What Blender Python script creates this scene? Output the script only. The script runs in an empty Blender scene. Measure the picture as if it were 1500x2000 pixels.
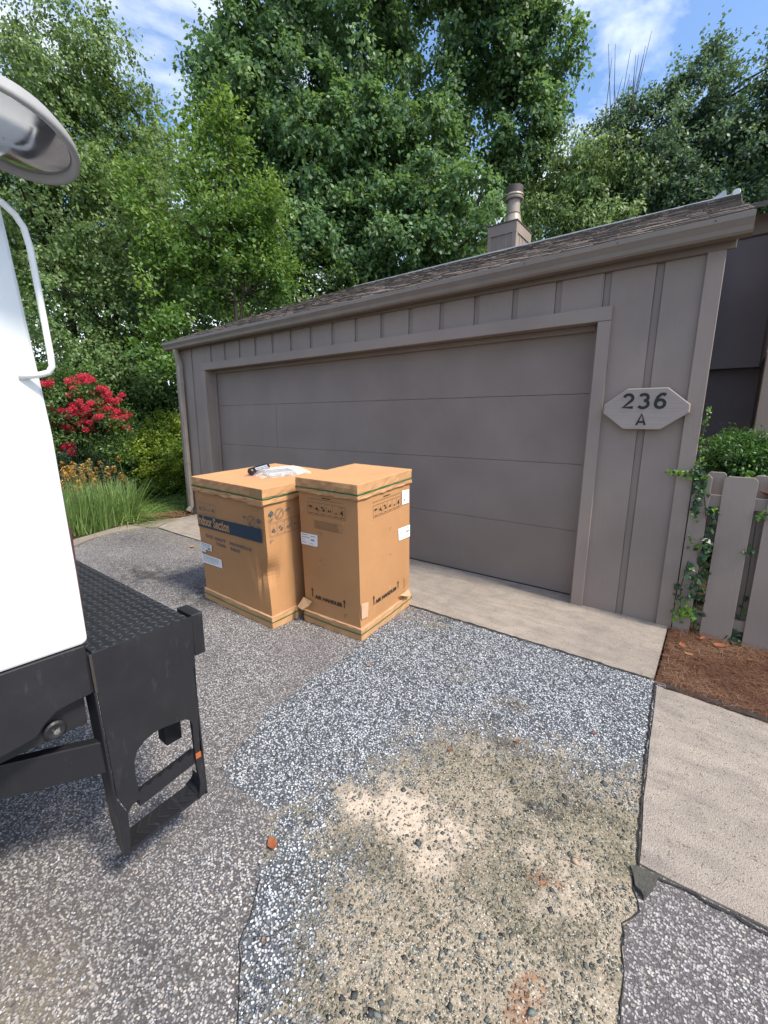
import bpy, bmesh, math, random
import numpy as np
from mathutils import Matrix, Vector, Euler
from mathutils.geometry import delaunay_2d_cdt
random.seed(7)
RNG = np.random.default_rng(7)
scene = bpy.context.scene
COL = scene.collection
R = math.radians

# ------------------------------------------------------------------ camera, sky, sun, exposure
cam_data = bpy.data.cameras.new('camera')
cam = bpy.data.objects.new('camera', cam_data)
COL.objects.link(cam)
cam_data.sensor_fit = 'HORIZONTAL'
cam_data.sensor_width = 36
cam_data.lens = 847.9 / 1500 * 36
cam_data.clip_start = 0.05
cam_data.clip_end = 2000
right = Vector((0.79420622, 0.60761988, 0.0058796))
up = Vector((-0.12635687, 0.15567827, 0.97969292))
fwd = Vector((-0.59436557, 0.77882113, -0.2004176))
m = Matrix((right, up, -fwd)).transposed().to_4x4()
m.translation = Vector((5.7276, -3.6133, 1.3828))
cam.matrix_world = m
scene.camera = cam

SUN_EL, SUN_AZ = 51.0, -2.0          # azimuth measured from +X towards +Y
world = bpy.data.worlds.new('World')
scene.world = world
world.use_nodes = True
wt = world.node_tree
wt.nodes.clear()
wo = wt.nodes.new('ShaderNodeOutputWorld')
bg = wt.nodes.new('ShaderNodeBackground')
sky = wt.nodes.new('ShaderNodeTexSky')
sky.sky_type = 'NISHITA'
sky.sun_disc = False
sky.sun_elevation = R(SUN_EL)
sky.sun_rotation = R(90 - SUN_AZ)
sky.air_density = 1.0
sky.dust_density = 1.0
sky.ozone_density = 3.0
tc = wt.nodes.new('ShaderNodeTexCoord')
mp = wt.nodes.new('ShaderNodeMapping')
mp.inputs['Scale'].default_value = (1.5, 1.0, 2.6)
mp.inputs['Rotation'].default_value = (0.5, 0.3, 0.6)
mp.inputs['Location'].default_value = (0.35, 0.1, 0.2)
ns = wt.nodes.new('ShaderNodeTexNoise')
ns.inputs['Scale'].default_value = 2.3
ns.inputs['Detail'].default_value = 7
ns.inputs['Roughness'].default_value = 0.55
ns.inputs['Distortion'].default_value = 0.3
rp = wt.nodes.new('ShaderNodeValToRGB')
rp.color_ramp.elements[0].position = 0.47
rp.color_ramp.elements[0].color = (0, 0, 0, 1)
rp.color_ramp.elements[1].position = 0.68
rp.color_ramp.elements[1].color = (1, 1, 1, 1)
mx = wt.nodes.new('ShaderNodeMix')
mx.data_type = 'RGBA'
mx.inputs[7].default_value = (6.6, 6.7, 6.9, 1)
wt.links.new(tc.outputs['Generated'], mp.inputs[0])
wt.links.new(mp.outputs[0], ns.inputs['Vector'])
wt.links.new(ns.outputs['Fac'], rp.inputs[0])
wt.links.new(rp.outputs[0], mx.inputs[0])
hsv = wt.nodes.new('ShaderNodeHueSaturation')
hsv.inputs['Saturation'].default_value = 1.05
hsv.inputs['Value'].default_value = 1.12
wt.links.new(sky.outputs[0], hsv.inputs['Color'])
wt.links.new(hsv.outputs[0], mx.inputs[6])
wt.links.new(mx.outputs[2], bg.inputs[0])
wt.links.new(bg.outputs[0], wo.inputs[0])
bg.inputs[1].default_value = 0.145

sun_data = bpy.data.lights.new('sun', 'SUN')
sun_data.energy = 3.2
sun_data.angle = R(9)
sun_data.color = (1.0, 0.92, 0.79)
sun = bpy.data.objects.new('sun', sun_data)
COL.objects.link(sun)
sd = Vector((math.cos(R(SUN_EL)) * math.cos(R(SUN_AZ)), math.cos(R(SUN_EL)) * math.sin(R(SUN_AZ)), math.sin(R(SUN_EL))))
sun.rotation_euler = sd.to_track_quat('Z', 'Y').to_euler()
sun.location = (20, 0, 20)

scene.view_settings.view_transform = 'Standard'
scene.view_settings.look = 'None'
scene.view_settings.exposure = 0.9
scene.view_settings.gamma = 1
scene.view_settings.use_curve_mapping = False
scene.cycles.max_bounces = 6
scene.cycles.transparent_max_bounces = 8

# ------------------------------------------------------------------ object helpers
def link(name, data, parent=None):
    o = bpy.data.objects.new(name, data)
    COL.objects.link(o)
    if parent is not None:
        o.parent = parent
    return o

def thing(name, label, cat, loc=(0, 0, 0), rot=(0, 0, 0), group=None):
    o = link(name, None)
    o.location = loc
    o.rotation_euler = rot
    o.empty_display_size = 0.1
    o['label'] = label
    o['category'] = cat
    if group:
        o['group'] = group
    return o

def tag(o, label, cat, group=None):
    o['label'] = label
    o['category'] = cat
    if group:
        o['group'] = group
    return o

class MB:
    def __init__(s):
        s.v = []
        s.f = []
    def add(s, v, f):
        k = len(s.v)
        s.v += [tuple(p) for p in v]
        s.f += [tuple(i + k for i in q) for q in f]
        return s
    def box(s, a, b, M=None):
        (x0, y0, z0), (x1, y1, z1) = a, b
        v = [(x0, y0, z0), (x1, y0, z0), (x1, y1, z0), (x0, y1, z0), (x0, y0, z1), (x1, y0, z1), (x1, y1, z1), (x0, y1, z1)]
        if M is not None:
            v = [M @ Vector(p) for p in v]
        return s.add(v, [(0, 3, 2, 1), (4, 5, 6, 7), (0, 1, 5, 4), (1, 2, 6, 5), (2, 3, 7, 6), (3, 0, 4, 7)])
    def prism(s, poly, axis, a, b):
        # poly: list of 2D points; axis: 0,1,2 = extrusion axis from a to b
        def P(u, w, t):
            return [(t, u, w), (u, t, w), (u, w, t)][axis]
        n = len(poly)
        v = [P(u, w, a) for u, w in poly] + [P(u, w, b) for u, w in poly]
        f = [tuple(range(n)), tuple(range(2 * n - 1, n - 1, -1))]
        f += [(i, i + n, (i + 1) % n + n, (i + 1) % n) for i in range(n)]
        return s.add(v, f)
    def tube(s, pts, rad, n=8, cap=True, rads=None):
        pts = [Vector(p) for p in pts]
        k = len(pts)
        v = []
        f = []
        prev = None
        for i, p in enumerate(pts):
            d = (pts[min(i + 1, k - 1)] - pts[max(i - 1, 0)]).normalized()
            ref = prev if prev is not None else (Vector((0, 0, 1)) if abs(d.z) < .9 else Vector((1, 0, 0)))
            a = (ref - d * ref.dot(d)).normalized()
            prev = a
            b = d.cross(a)
            r = rads[i] if rads else rad
            for j in range(n):
                t = 2 * math.pi * j / n
                v.append(p + a * (r * math.cos(t)) + b * (r * math.sin(t)))
        for i in range(k - 1):
            for j in range(n):
                f.append((i * n + j, i * n + (j + 1) % n, (i + 1) * n + (j + 1) % n, (i + 1) * n + j))
        if cap:
            f.append(tuple(range(n - 1, -1, -1)))
            f.append(tuple((k - 1) * n + j for j in range(n)))
        return s.add(v, f)
    def lathe(s, prof, n=24, M=None):
        v = []
        f = []
        for r, z in prof:
            for j in range(n):
                t = 2 * math.pi * j / n
                p = Vector((r * math.cos(t), r * math.sin(t), z))
                v.append(M @ p if M is not None else p)
        for i in range(len(prof) - 1):
            for j in range(n):
                f.append((i * n + j, i * n + (j + 1) % n, (i + 1) * n + (j + 1) % n, (i + 1) * n + j))
        return s.add(v, f)
    def mesh(s, name, mat=None, smooth=False):
        me = bpy.data.meshes.new(name)
        me.from_pydata(s.v, [], s.f)
        if mat:
            me.materials.append(mat)
        bm = bmesh.new()
        bm.from_mesh(me)
        bmesh.ops.recalc_face_normals(bm, faces=bm.faces)
        bm.to_mesh(me)
        bm.free()
        if smooth:
            me.polygons.foreach_set('use_smooth', [True] * len(me.polygons))
        return me
    def obj(s, name, mat=None, parent=None, smooth=False, bevel=0):
        o = link(name, s.mesh(name, mat, smooth), parent)
        if bevel:
            b = o.modifiers.new('bevel', 'BEVEL')
            b.width = bevel
            b.segments = 2
            b.limit_method = 'ANGLE'
        return o

def raw_mesh(name, V, F, mat, attrs=None, quads=True):
    """fast mesh from numpy arrays; attrs: {name: per-face float array}"""
    me = bpy.data.meshes.new(name)
    n = F.shape[1]
    me.vertices.add(len(V))
    me.vertices.foreach_set('co', V.astype(np.float32).ravel())
    me.loops.add(F.size)
    me.loops.foreach_set('vertex_index', F.astype(np.int32).ravel())
    me.polygons.add(len(F))
    me.polygons.foreach_set('loop_start', np.arange(0, F.size, n, dtype=np.int32))
    me.update(calc_edges=True)
    me.validate()
    if attrs:
        for k, a in attrs.items():
            at = me.attributes.new(k, 'FLOAT', 'FACE')
            at.data.foreach_set('value', a.astype(np.float32))
    me.materials.append(mat)
    return me

# ------------------------------------------------------------------ material helpers
class NT:
    def __init__(s, name):
        s.m = bpy.data.materials.new(name)
        s.m.use_nodes = True
        s.t = s.m.node_tree
        s.t.nodes.clear()
        s.out = s.t.nodes.new('ShaderNodeOutputMaterial')
        s.b = s.t.nodes.new('ShaderNodeBsdfPrincipled')
        s.t.links.new(s.b.outputs[0], s.out.inputs[0])
        s.c = s.t.nodes.new('ShaderNodeTexCoord')
    def n(s, typ, **kw):
        x = s.t.nodes.new('ShaderNode' + typ)
        for k, v in kw.items():
            if hasattr(x, k) and not k[0].isupper():
                setattr(x, k, v)
        return x
    def l(s, a, b):
        s.t.links.new(a, b)
    def vec(s, scale=(1, 1, 1), rot=(0, 0, 0), src='Object'):
        x = s.n('Mapping')
        x.inputs['Scale'].default_value = scale
        x.inputs['Rotation'].default_value = rot
        s.l(s.c.outputs[src], x.inputs[0])
        return x.outputs[0]
    def noise(s, scale, detail=4, rough=.5, vec=None, dist=0):
        x = s.n('TexNoise')
        x.inputs['Scale'].default_value = scale
        x.inputs['Detail'].default_value = detail
        x.inputs['Roughness'].default_value = rough
        x.inputs['Distortion'].default_value = dist
        s.l(vec if vec is not None else s.c.outputs['Object'], x.inputs['Vector'])
        return x.outputs['Fac']
    def voro(s, scale, feature='F1', vec=None, out='Distance', rnd=1.0):
        x = s.n('TexVoronoi')
        x.feature = feature
        x.inputs['Scale'].default_value = scale
        x.inputs['Randomness'].default_value = rnd
        s.l(vec if vec is not None else s.c.outputs['Object'], x.inputs['Vector'])
        return x.outputs[out]
    def ramp(s, fac, stops, interp='LINEAR'):
        x = s.n('ValToRGB')
        x.color_ramp.interpolation = interp
        e = x.color_ramp.elements
        while len(e) < len(stops):
            e.new(0.5)
        for i, (p, c) in enumerate(stops):
            e[i].position = p
            e[i].color = (c, c, c, 1) if isinstance(c, (int, float)) else (*c, 1)
        s.l(fac, x.inputs[0])
        return x.outputs[0]
    def mix(s, fac, a, b, mode='MIX'):
        x = s.n('Mix')
        x.data_type = 'RGBA'
        x.blend_type = mode
        for si, val in ((0, fac), (6, a), (7, b)):
            sock = x.inputs[si]
            if isinstance(val, bpy.types.NodeSocket):
                s.l(val, sock)
            elif isinstance(val, (int, float)):
                sock.default_value = val if si == 0 else (val, val, val, 1)
            else:
                sock.default_value = (*val, 1)
        return x.outputs[2]
    def math(s, op, a, b=None, c=None, clamp=False):
        x = s.n('Math')
        x.operation = op
        x.use_clamp = clamp
        for i, val in enumerate((a, b, c)):
            if val is None:
                continue
            if isinstance(val, bpy.types.NodeSocket):
                s.l(val, x.inputs[i])
            else:
                x.inputs[i].default_value = val
        return x.outputs[0]
    def attr(s, name):
        x = s.n('Attribute')
        x.attribute_name = name
        return x.outputs['Fac']
    def bump(s, h, strength=.5, dist=.01):
        x = s.n('Bump')
        x.inputs['Strength'].default_value = strength
        x.inputs['Distance'].default_value = dist
        s.l(h, x.inputs['Height'])
        s.l(x.outputs[0], s.b.inputs['Normal'])
    def base(s, c, rough=.7, spec=.3, metal=0):
        if isinstance(c, bpy.types.NodeSocket):
            s.l(c, s.b.inputs['Base Color'])
        else:
            s.b.inputs['Base Color'].default_value = (*c, 1)
        if isinstance(rough, bpy.types.NodeSocket):
            s.l(rough, s.b.inputs['Roughness'])
        else:
            s.b.inputs['Roughness'].default_value = rough
        s.b.inputs['Specular IOR Level'].default_value = spec
        s.b.inputs['Metallic'].default_value = metal
        return s

def painted_wood(name, col, grain=(60, 60, 3), amount=.5, var=.12):
    n = NT(name)
    g = n.noise(1.0, 6, .65, n.vec(grain))
    big = n.noise(1.7, 3)
    c = n.mix(n.math('MULTIPLY', g, .45), col, tuple(x * .72 for x in col))
    c = n.mix(n.ramp(big, [(.35, 0), (.7, 1)]), c, tuple(min(1, x * (1 + var)) for x in col))
    spk = n.noise(240, 2)
    c = n.mix(n.ramp(spk, [(.62, 0), (.72, .35)]), c, tuple(x * 1.25 for x in col))
    dirt = n.ramp(n.noise(22, 3, .6), [(.66, 0), (.78, .3)])
    c = n.mix(dirt, c, tuple(x * .6 for x in col))
    n.base(c, .75, .25)
    n.bump(n.math('ADD', g, n.math('MULTIPLY', spk, .25)), amount, .003)
    return n.m

def plain(name, col, rough=.6, spec=.3, metal=0, var=.15, scale=12, bump=0):
    n = NT(name)
    g = n.noise(scale, 4, .6)
    c = n.mix(n.ramp(g, [(.3, 0), (.75, 1)]), col, tuple(x * (1 - var) for x in col))
    n.base(c, rough, spec, metal)
    if bump:
        n.bump(g, bump, .004)
    return n.m

TAUPE = (.240, .197, .170)
M_siding = painted_wood('taupe_siding', TAUPE, (70, 70, 2.5))
M_trim = painted_wood('taupe_trim', (.250, .205, .176), (60, 60, 3))
M_trimh = painted_wood('taupe_trim_horizontal', (.246, .200, .170), (3, 60, 60))
M_door = painted_wood('taupe_door', (.218, .178, .155), (14, 60, 40), .4)
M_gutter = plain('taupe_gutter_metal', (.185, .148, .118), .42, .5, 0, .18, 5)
M_sign = painted_wood('sign_wood', (.29, .25, .225), (2.2, 60, 90), 1.0)
M_black = plain('black_letter', (.02, .02, .022), .5)
M_shadowwall = painted_wood('dark_taupe_wall', (.26, .235, .25), (70, 70, 2.5))

def cardboard(name, col):
    n = NT(name)
    a = n.noise(3, 4, .55)
    fl = n.noise(1.0, 3, .5, n.vec((5, 5, 90)))
    c = n.mix(n.ramp(a, [(.3, 0), (.75, 1)]), col, tuple(x * .86 for x in col))
    c = n.mix(n.math('MULTIPLY', fl, .2), c, tuple(x * .75 for x in col))
    sc = n.ramp(n.noise(9, 6, .7, n.vec((1, 1, .6))), [(.62, 0), (.75, .35)])
    c = n.mix(sc, c, (.62, .42, .26))
    n.base(c, .8, .2)
    n.bump(n.math('ADD', n.math('MULTIPLY', a, 1.5), fl), .25, .003)
    return n.m
M_card = cardboard('cardboard', (.455, .24, .108))
M_cardlid = cardboard('cardboard_lid', (.52, .29, .14))
M_cardlip = plain('cardboard_cut_edge', (.46, .30, .18), .9)
M_ink = plain('black_print', (.045, .035, .03), .7, .2, 0, .4, 60)
M_inkfaint = plain('faint_brown_print', (.20, .12, .07), .8, .2, 0, .3, 60)
M_blue = plain('blue_print', (.035, .062, .09), .7, .2, 0, .3, 40)
M_inkblue = plain('blue_grey_print', (.09, .12, .15), .7, .2, 0, .3, 60)
M_strap = plain('green_strap', (.03, .13, .055), .35, .5)
M_white = plain('white_paper', (.78, .78, .8), .6, .3, 0, .06)

def truck_white():
    n = NT('white_truck_paint')
    a = n.noise(4, 3)
    n.base(n.mix(n.ramp(a, [(.4, 0), (.8, 1)]), (.66, .68, .67), (.58, .60, .60)), .25, .5)
    n.b.inputs['Coat Weight'].default_value = .5
    return n.m
M_truck = truck_white()

def black_paint():
    n = NT('black_step_paint')
    sc = n.ramp(n.noise(1.0, 6, .7, n.vec((6, 30, 9), (0.6, 0, 0))), [(.60, 0), (.70, .6)])
    d = n.ramp(n.noise(18, 5, .7), [(.5, 0), (.85, .7)])
    c = n.mix(sc, (.012, .012, .015), (.04, .04, .045))
    c = n.mix(n.math('MULTIPLY', d, .5), c, (.03, .028, .026))
    n.base(c, n.ramp(n.noise(7, 4), [(.3, .38), (.8, .62)]), .5)
    n.bump(n.noise(60, 3), .15, .002)
    return n.m
M_blackp = black_paint()
M_rubber = plain('black_rubber', (.02, .02, .02), .75)
M_chrome = plain('chrome_tube', (.75, .75, .76), .18, .5, 1, .05)
M_whitemetal = plain('painted_white_tube', (.82, .82, .80), .3, .5)
M_orange = plain('orange_reflector', (.38, .10, .03), .5)

def mirror_mat():
    n = NT('mirror_glass')
    d = n.ramp(n.noise(9, 5, .6), [(.45, .06), (.8, .3)])
    n.base((.50, .50, .51), d, .5, 1.0)
    return n.m
M_mirror = mirror_mat()

def clear_plastic():
    n = NT('clear_plastic_bag')
    n.base((.95, .95, .97), .08, .6)
    n.b.inputs['Alpha'].default_value = .2
    n.bump(n.noise(60, 4, .6), .8, .004)
    return n.m
M_bag = clear_plastic()
M_glass = clear_plastic()
M_glass.name = 'lamp_glass'

def concrete(name, a=(.445, .385, .325), b=(.315, .275, .235)):
    n = NT(name)
    big = n.noise(1.6, 5, .6)
    st = n.noise(1.0, 5, .65, n.vec((3, 16, 3), (0, 0, .35)))
    c = n.mix(n.ramp(big, [(.3, 0), (.72, 1)]), a, b)
    c = n.mix(n.ramp(st, [(.42, 0), (.72, .75)]), c, (.22, .19, .168))
    blotch = n.noise(7, 5, .65)
    c = n.mix(n.ramp(blotch, [(.48, 0), (.68, .65)]), c, (.20, .18, .165))
    fine = n.noise(190, 3, .6)
    c = n.mix(n.ramp(fine, [(.35, .0), (.7, .55)]), c, (.22, .19, .165))
    sp = n.voro(70)
    c = n.mix(n.ramp(sp, [(.10, .85), (.20, 0)]), c, (.08, .07, .068))
    pit = n.ramp(n.voro(1.0, vec=n.vec((26, 60, 26), (0, 0, .5))), [(.10, .8), (.16, 0)])
    c = n.mix(pit, c, (.06, .055, .055))
    lt = n.voro(130)
    c = n.mix(n.ramp(lt, [(.12, .6), (.2, 0)]), c, (.62, .55, .47))
    n.base(c, .85, .2)
    n.bump(n.math('ADD', fine, n.math('MULTIPLY', st, .8)), .9, .008)
    return n.m
M_conc = concrete('concrete')
M_curb = concrete('old_concrete', (.36, .31, .25), (.25, .22, .18))

def asphalt():
    n = NT('exposed_aggregate_asphalt')
    wob = n.n('Mix'); wob.data_type = 'VECTOR'; wob.inputs[0].default_value = .012
    nz = n.n('TexNoise'); nz.inputs['Scale'].default_value = 60
    n.l(n.c.outputs['Object'], nz.inputs['Vector'])
    n.l(n.c.outputs['Object'], wob.inputs[4]); n.l(nz.outputs['Color'], wob.inputs[5])
    v = wob.outputs[1]
    d = n.voro(138, vec=v)
    col = n.voro(138, vec=v, out='Color')
    val = n.n('SeparateColor'); n.l(col, val.inputs[0])
    stone = n.ramp(val.outputs[0], [(0, (.07, .066, .068)), (.25, (.145, .137, .139)), (.5, (.255, .243, .243)), (.8, (.41, .393, .385)), (.95, (.54, .52, .51)), (1, (.56, .48, .38))])
    edge = n.ramp(d, [(.42, 1), (.66, 0)])
    c = n.mix(edge, (.080, .074, .077), stone)
    big = n.noise(1.3, 4, .6)
    c = n.mix(n.ramp(big, [(.4, 0), (.75, .5)]), c, (.12, .108, .108))
    stain = n.ramp(n.noise(2.6, 5, .65, dist=.4), [(.62, 0), (.74, .6)])
    c = n.mix(stain, c, (.045, .042, .045))
    dm = n.attr('dirt')
    c = n.mix(n.math('MULTIPLY', dm, n.ramp(n.noise(35, 4, .6), [(.35, .2), (.65, 1)])), c, (.24, .20, .14))
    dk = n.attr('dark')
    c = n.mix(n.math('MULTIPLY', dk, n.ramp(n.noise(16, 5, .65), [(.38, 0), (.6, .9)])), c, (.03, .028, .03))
    n.base(c, .8, .25)
    n.bump(n.math('MULTIPLY', edge, n.math('ADD', val.outputs[1], .5)), .6, .004)
    return n.m
M_asph = asphalt()

def patch_mat():
    n = NT('gravel_patch')
    wob = n.n('Mix'); wob.data_type = 'VECTOR'; wob.inputs[0].default_value = .012
    nz = n.n('TexNoise'); nz.inputs['Scale'].default_value = 45
    n.l(n.c.outputs['Object'], nz.inputs['Vector'])
    n.l(n.c.outputs['Object'], wob.inputs[4]); n.l(nz.outputs['Color'], wob.inputs[5])
    v = wob.outputs[1]
    S = 112
    d = n.voro(S, vec=v)
    col = n.voro(S, vec=v, out='Color')
    sp = n.n('SeparateColor'); n.l(col, sp.inputs[0])
    white = n.ramp(sp.outputs[0], [(0, (.05, .055, .06)), (.26, (.12, .13, .14)), (.40, (.26, .275, .295)), (.65, (.39, .405, .43)), (1, (.58, .59, .60))])
    edge = n.ramp(d, [(.42, 1), (.66, 0)])
    cw = n.mix(edge, (.085, .092, .105), white)
    # brown silt with stones showing through
    fs = n.noise(330, 3, .6)
    silt = n.mix(n.ramp(n.noise(3.2, 5, .6), [(.3, 0), (.7, 1)]), (.41, .34, .255), (.25, .21, .155))
    gcol = n.n('SeparateColor'); n.l(n.voro(230, vec=v, out='Color'), gcol.inputs[0])
    grit = n.ramp(gcol.outputs[0], [(0, (.07, .065, .05)), (.3, (.17, .15, .11)), (.6, (.33, .28, .21)), (.88, (.50, .44, .35)), (1, (.66, .62, .54))])
    silt = n.mix(n.ramp(n.voro(230, vec=v), [(.3, .75), (.6, .15)]), silt, grit)
    silt = n.mix(n.ramp(fs, [(.45, 0), (.75, .35)]), silt, (.13, .11, .08))
    st2 = n.ramp(sp.outputs[1], [(0, (.04, .045, .042)), (.35, (.11, .125, .11)), (.6, (.24, .23, .19)), (.8, (.45, .40, .32)), (1, (.60, .57, .52))])
    patchy = n.ramp(n.noise(9, 4, .6), [(.35, .30), (.65, .66)])
    bs = n.ramp(n.voro(50, vec=v), [(.22, 1), (.30, 0)])
    bcol = n.n('SeparateColor'); n.l(n.voro(50, vec=v, out='Color'), bcol.inputs[0])
    keep = n.ramp(bcol.outputs[2], [(.70, 0), (.72, 1)])
    big = n.ramp(bcol.outputs[0], [(0, (.025, .028, .03)), (.5, (.085, .10, .095)), (.9, (.17, .19, .18)), (1, (.36, .25, .18))])
    stk = n.math('MULTIPLY', n.ramp(d, [(.30, 1), (.44, 0)]), n.math('GREATER_THAN', sp.outputs[2], patchy))
    cb = n.mix(stk, silt, st2)
    cb = n.mix(n.math('MULTIPLY', bs, keep), cb, big)
    grn = n.ramp(n.noise(2.1, 4, .5, dist=.5), [(.55, 0), (.75, .28)])
    cb = n.mix(grn, cb, (.17, .16, .075))
    moss = n.ramp(n.noise(3.6, 7, .72, dist=.4), [(.44, .0), (.60, .9)])
    cb = n.mix(n.math('MULTIPLY', moss, n.ramp(gcol.outputs[2], [(.15, 1), (.85, .25)])), cb, (.082, .078, .052))
    # pure sand
    sand = n.mix(n.ramp(n.noise(260, 3, .65), [(.42, 0), (.68, .7)]), (.52, .43, .34), (.27, .225, .18))
    nb = n.noise(11, 6, .7)
    nb2 = n.noise(38, 3, .6)
    wn = n.math('ADD', n.math('MULTIPLY', n.math('SUBTRACT', nb, .5), 1.7), n.math('MULTIPLY', n.math('SUBTRACT', nb2, .5), 1.3))
    b = n.math('ADD', n.attr('brown'), wn)
    bm_ = n.ramp(b, [(.28, 0), (.8, 1)])
    c = n.mix(bm_, cw, cb)
    s = n.ramp(n.math('ADD', n.attr('sand'), n.math('MULTIPLY', wn, .8)), [(.35, 0), (1.0, .95)])
    c = n.mix(s, c, sand)
    dk = n.ramp(n.math('ADD', n.attr('dark'), n.math('MULTIPLY', wn, .7)), [(.45, 0), (.7, .8)])
    c = n.mix(n.math('MULTIPLY', dk, n.ramp(sp.outputs[1], [(.3, 1), (.8, .45)])), c, (.035, .036, .036))
    ru = n.ramp(n.math('ADD', n.attr('rust'), n.math('MULTIPLY', wn, .6)), [(.45, 0), (.75, .75)])
    c = n.mix(n.math('MULTIPLY', ru, n.ramp(nb2, [(.35, 0), (.6, 1)])), c, (.26, .115, .055))
    n.base(c, .8, .25)
    inv = n.math('SUBTRACT', 1, s)
    hg = n.math('MULTIPLY', edge, n.math('ADD', sp.outputs[1], .4))
    hb = n.math('ADD', n.math('MULTIPLY', stk, .8), n.math('MULTIPLY', n.math('MULTIPLY', bs, keep), 1.2))
    hb = n.math('ADD', hb, n.math('MULTIPLY', gcol.outputs[1], .25))
    hmix = n.n('Mix'); n.l(bm_, hmix.inputs[0]); n.l(hg, hmix.inputs[2]); n.l(hb, hmix.inputs[3])
    n.bump(n.math('MULTIPLY', hmix.outputs[0], inv), 1.0, .007)
    return n.m
M_patch = patch_mat()

M_tar = plain('dark_joint_filler', (.038, .034, .033), .85, .3, 0, .5, 60, .5)
M_oldasph = plain('grey_asphalt_chunk', (.085, .083, .072), .9, .2, 0, .4, 120, .8)
M_mulch = plain('brown_mulch', (.09, .045, .03), .95, .1, 0, .55, 60, 1.0)
M_soil = plain('dark_soil', (.05, .038, .025), .95, .1, 0, .4, 8, .8)
M_lawn = plain('lawn_base', (.05, .085, .02), .95, .1, 0, .4, 20, .8)

def leaf_mat(name, dark, mid, light, trans=.35, gloss=.45):
    n = NT(name)
    c = n.ramp(n.attr('tone'), [(0, dark), (.5, mid), (1, light)])
    n.base(c, gloss, .4)
    tr = n.n('BsdfTranslucent')
    tc2 = n.mix(.5, c, (light[0] * 1.4, light[1] * 1.4, light[2] * .6))
    n.l(tc2, tr.inputs[0])
    mixs = n.n('MixShader')
    mixs.inputs[0].default_value = trans
    n.l(n.b.outputs[0], mixs.inputs[1])
    n.l(tr.outputs[0], mixs.inputs[2])
    n.l(mixs.outputs[0], n.out.inputs[0])
    return n.m
L_maple = leaf_mat('maple_leaf', (.036, .086, .038), (.085, .170, .070), (.20, .32, .135), .42)
L_birch = leaf_mat('birch_leaf', (.052, .10, .034), (.13, .215, .078), (.28, .38, .16), .42)
L_young = leaf_mat('bright_leaf', (.050, .115, .022), (.105, .205, .045), (.23, .34, .09), .42)
L_under = leaf_mat('dark_understory_leaf', (.026, .058, .018), (.070, .135, .038), (.16, .26, .075), .42)
L_right = leaf_mat('blue_green_leaf', (.036, .080, .056), (.078, .145, .095), (.16, .24, .13), .42)
L_shrubblue = leaf_mat('blue_shrub_leaf', (.018, .04, .028), (.035, .07, .045), (.07, .12, .07))
L_yellow = leaf_mat('yellow_green_leaf', (.05, .11, .015), (.16, .25, .035), (.36, .44, .08), .4)
L_blade = leaf_mat('long_blade', (.085, .16, .05), (.18, .29, .09), (.32, .42, .17))
L_grass = leaf_mat('grass_blade', (.06, .13, .025), (.12, .22, .045), (.20, .32, .075))
L_ivy = leaf_mat('ivy_leaf', (.015, .035, .018), (.03, .065, .03), (.06, .12, .04), .2, .35)
L_ivyb = leaf_mat('ivy_young_leaf', (.06, .13, .02), (.10, .22, .03), (.18, .33, .05))
L_red = leaf_mat('crape_myrtle_petal', (.40, .010, .04), (.60, .025, .075), (.74, .10, .16), .3, .6)
L_straw = leaf_mat('pine_needle', (.09, .04, .022), (.17, .085, .05), (.32, .20, .13), .1, .6)
L_flower = leaf_mat('torch_lily_bloom', (.42, .16, .04), (.60, .30, .07), (.70, .50, .14), .2, .6)
M_bark = plain('bark', (.075, .062, .05), .9, .1, 0, .5, 25, .8)
M_stem = plain('green_stem', (.09, .12, .04), .7)

def shingle_mat():
    n = NT('weathered_shingle')
    info = n.n('ObjectInfo')
    g = n.noise(1.0, 5, .65, n.vec((60, 4, 60)))
    big = n.noise(2.0, 4)
    c = n.mix(n.ramp(g, [(.3, 0), (.7, 1)]), (.23, .19, .165), (.075, .062, .055))
    c = n.mix(n.ramp(info.outputs['Random'], [(0, 0), (1, .55)]), c, (.05, .042, .038))
    c = n.mix(n.ramp(big, [(.45, 0), (.7, .6)]), c, (.055, .048, .045))
    n.base(c, .9, .15)
    n.bump(g, .6, .006)
    return n.m
M_shingle = shingle_mat()
M_flash = plain('pale_ridge_flashing', (.42, .44, .46), .4, .5, .2)
M_cap = plain('dark_flue_cap', (.09, .075, .068), .6)

# ------------------------------------------------------------------ ground
def gz(x, y):
    s = min(max(-(y + 1.0), 0), 1)
    if y > -.98:
        return max(.012 * y, -.012) if y < 0 else 0.0
    return -.015 + (max(y, -4.5) + .98) * .056 - .02 * (min(max(x, 0), 8) - 4) * s

def rough_line(pts, step=.03, amp=.006, seed=1):
    r = random.Random(seed)
    out = []
    for a, b in zip(pts[:-1], pts[1:]):
        L = math.hypot(b[0] - a[0], b[1] - a[1])
        k = max(1, int(L / step))
        for i in range(k):
            t = i / k
            out.append((a[0] + (b[0] - a[0]) * t + r.gauss(0, amp), a[1] + (b[1] - a[1]) * t + r.gauss(0, amp)))
    out.append(pts[-1])
    return out

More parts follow.
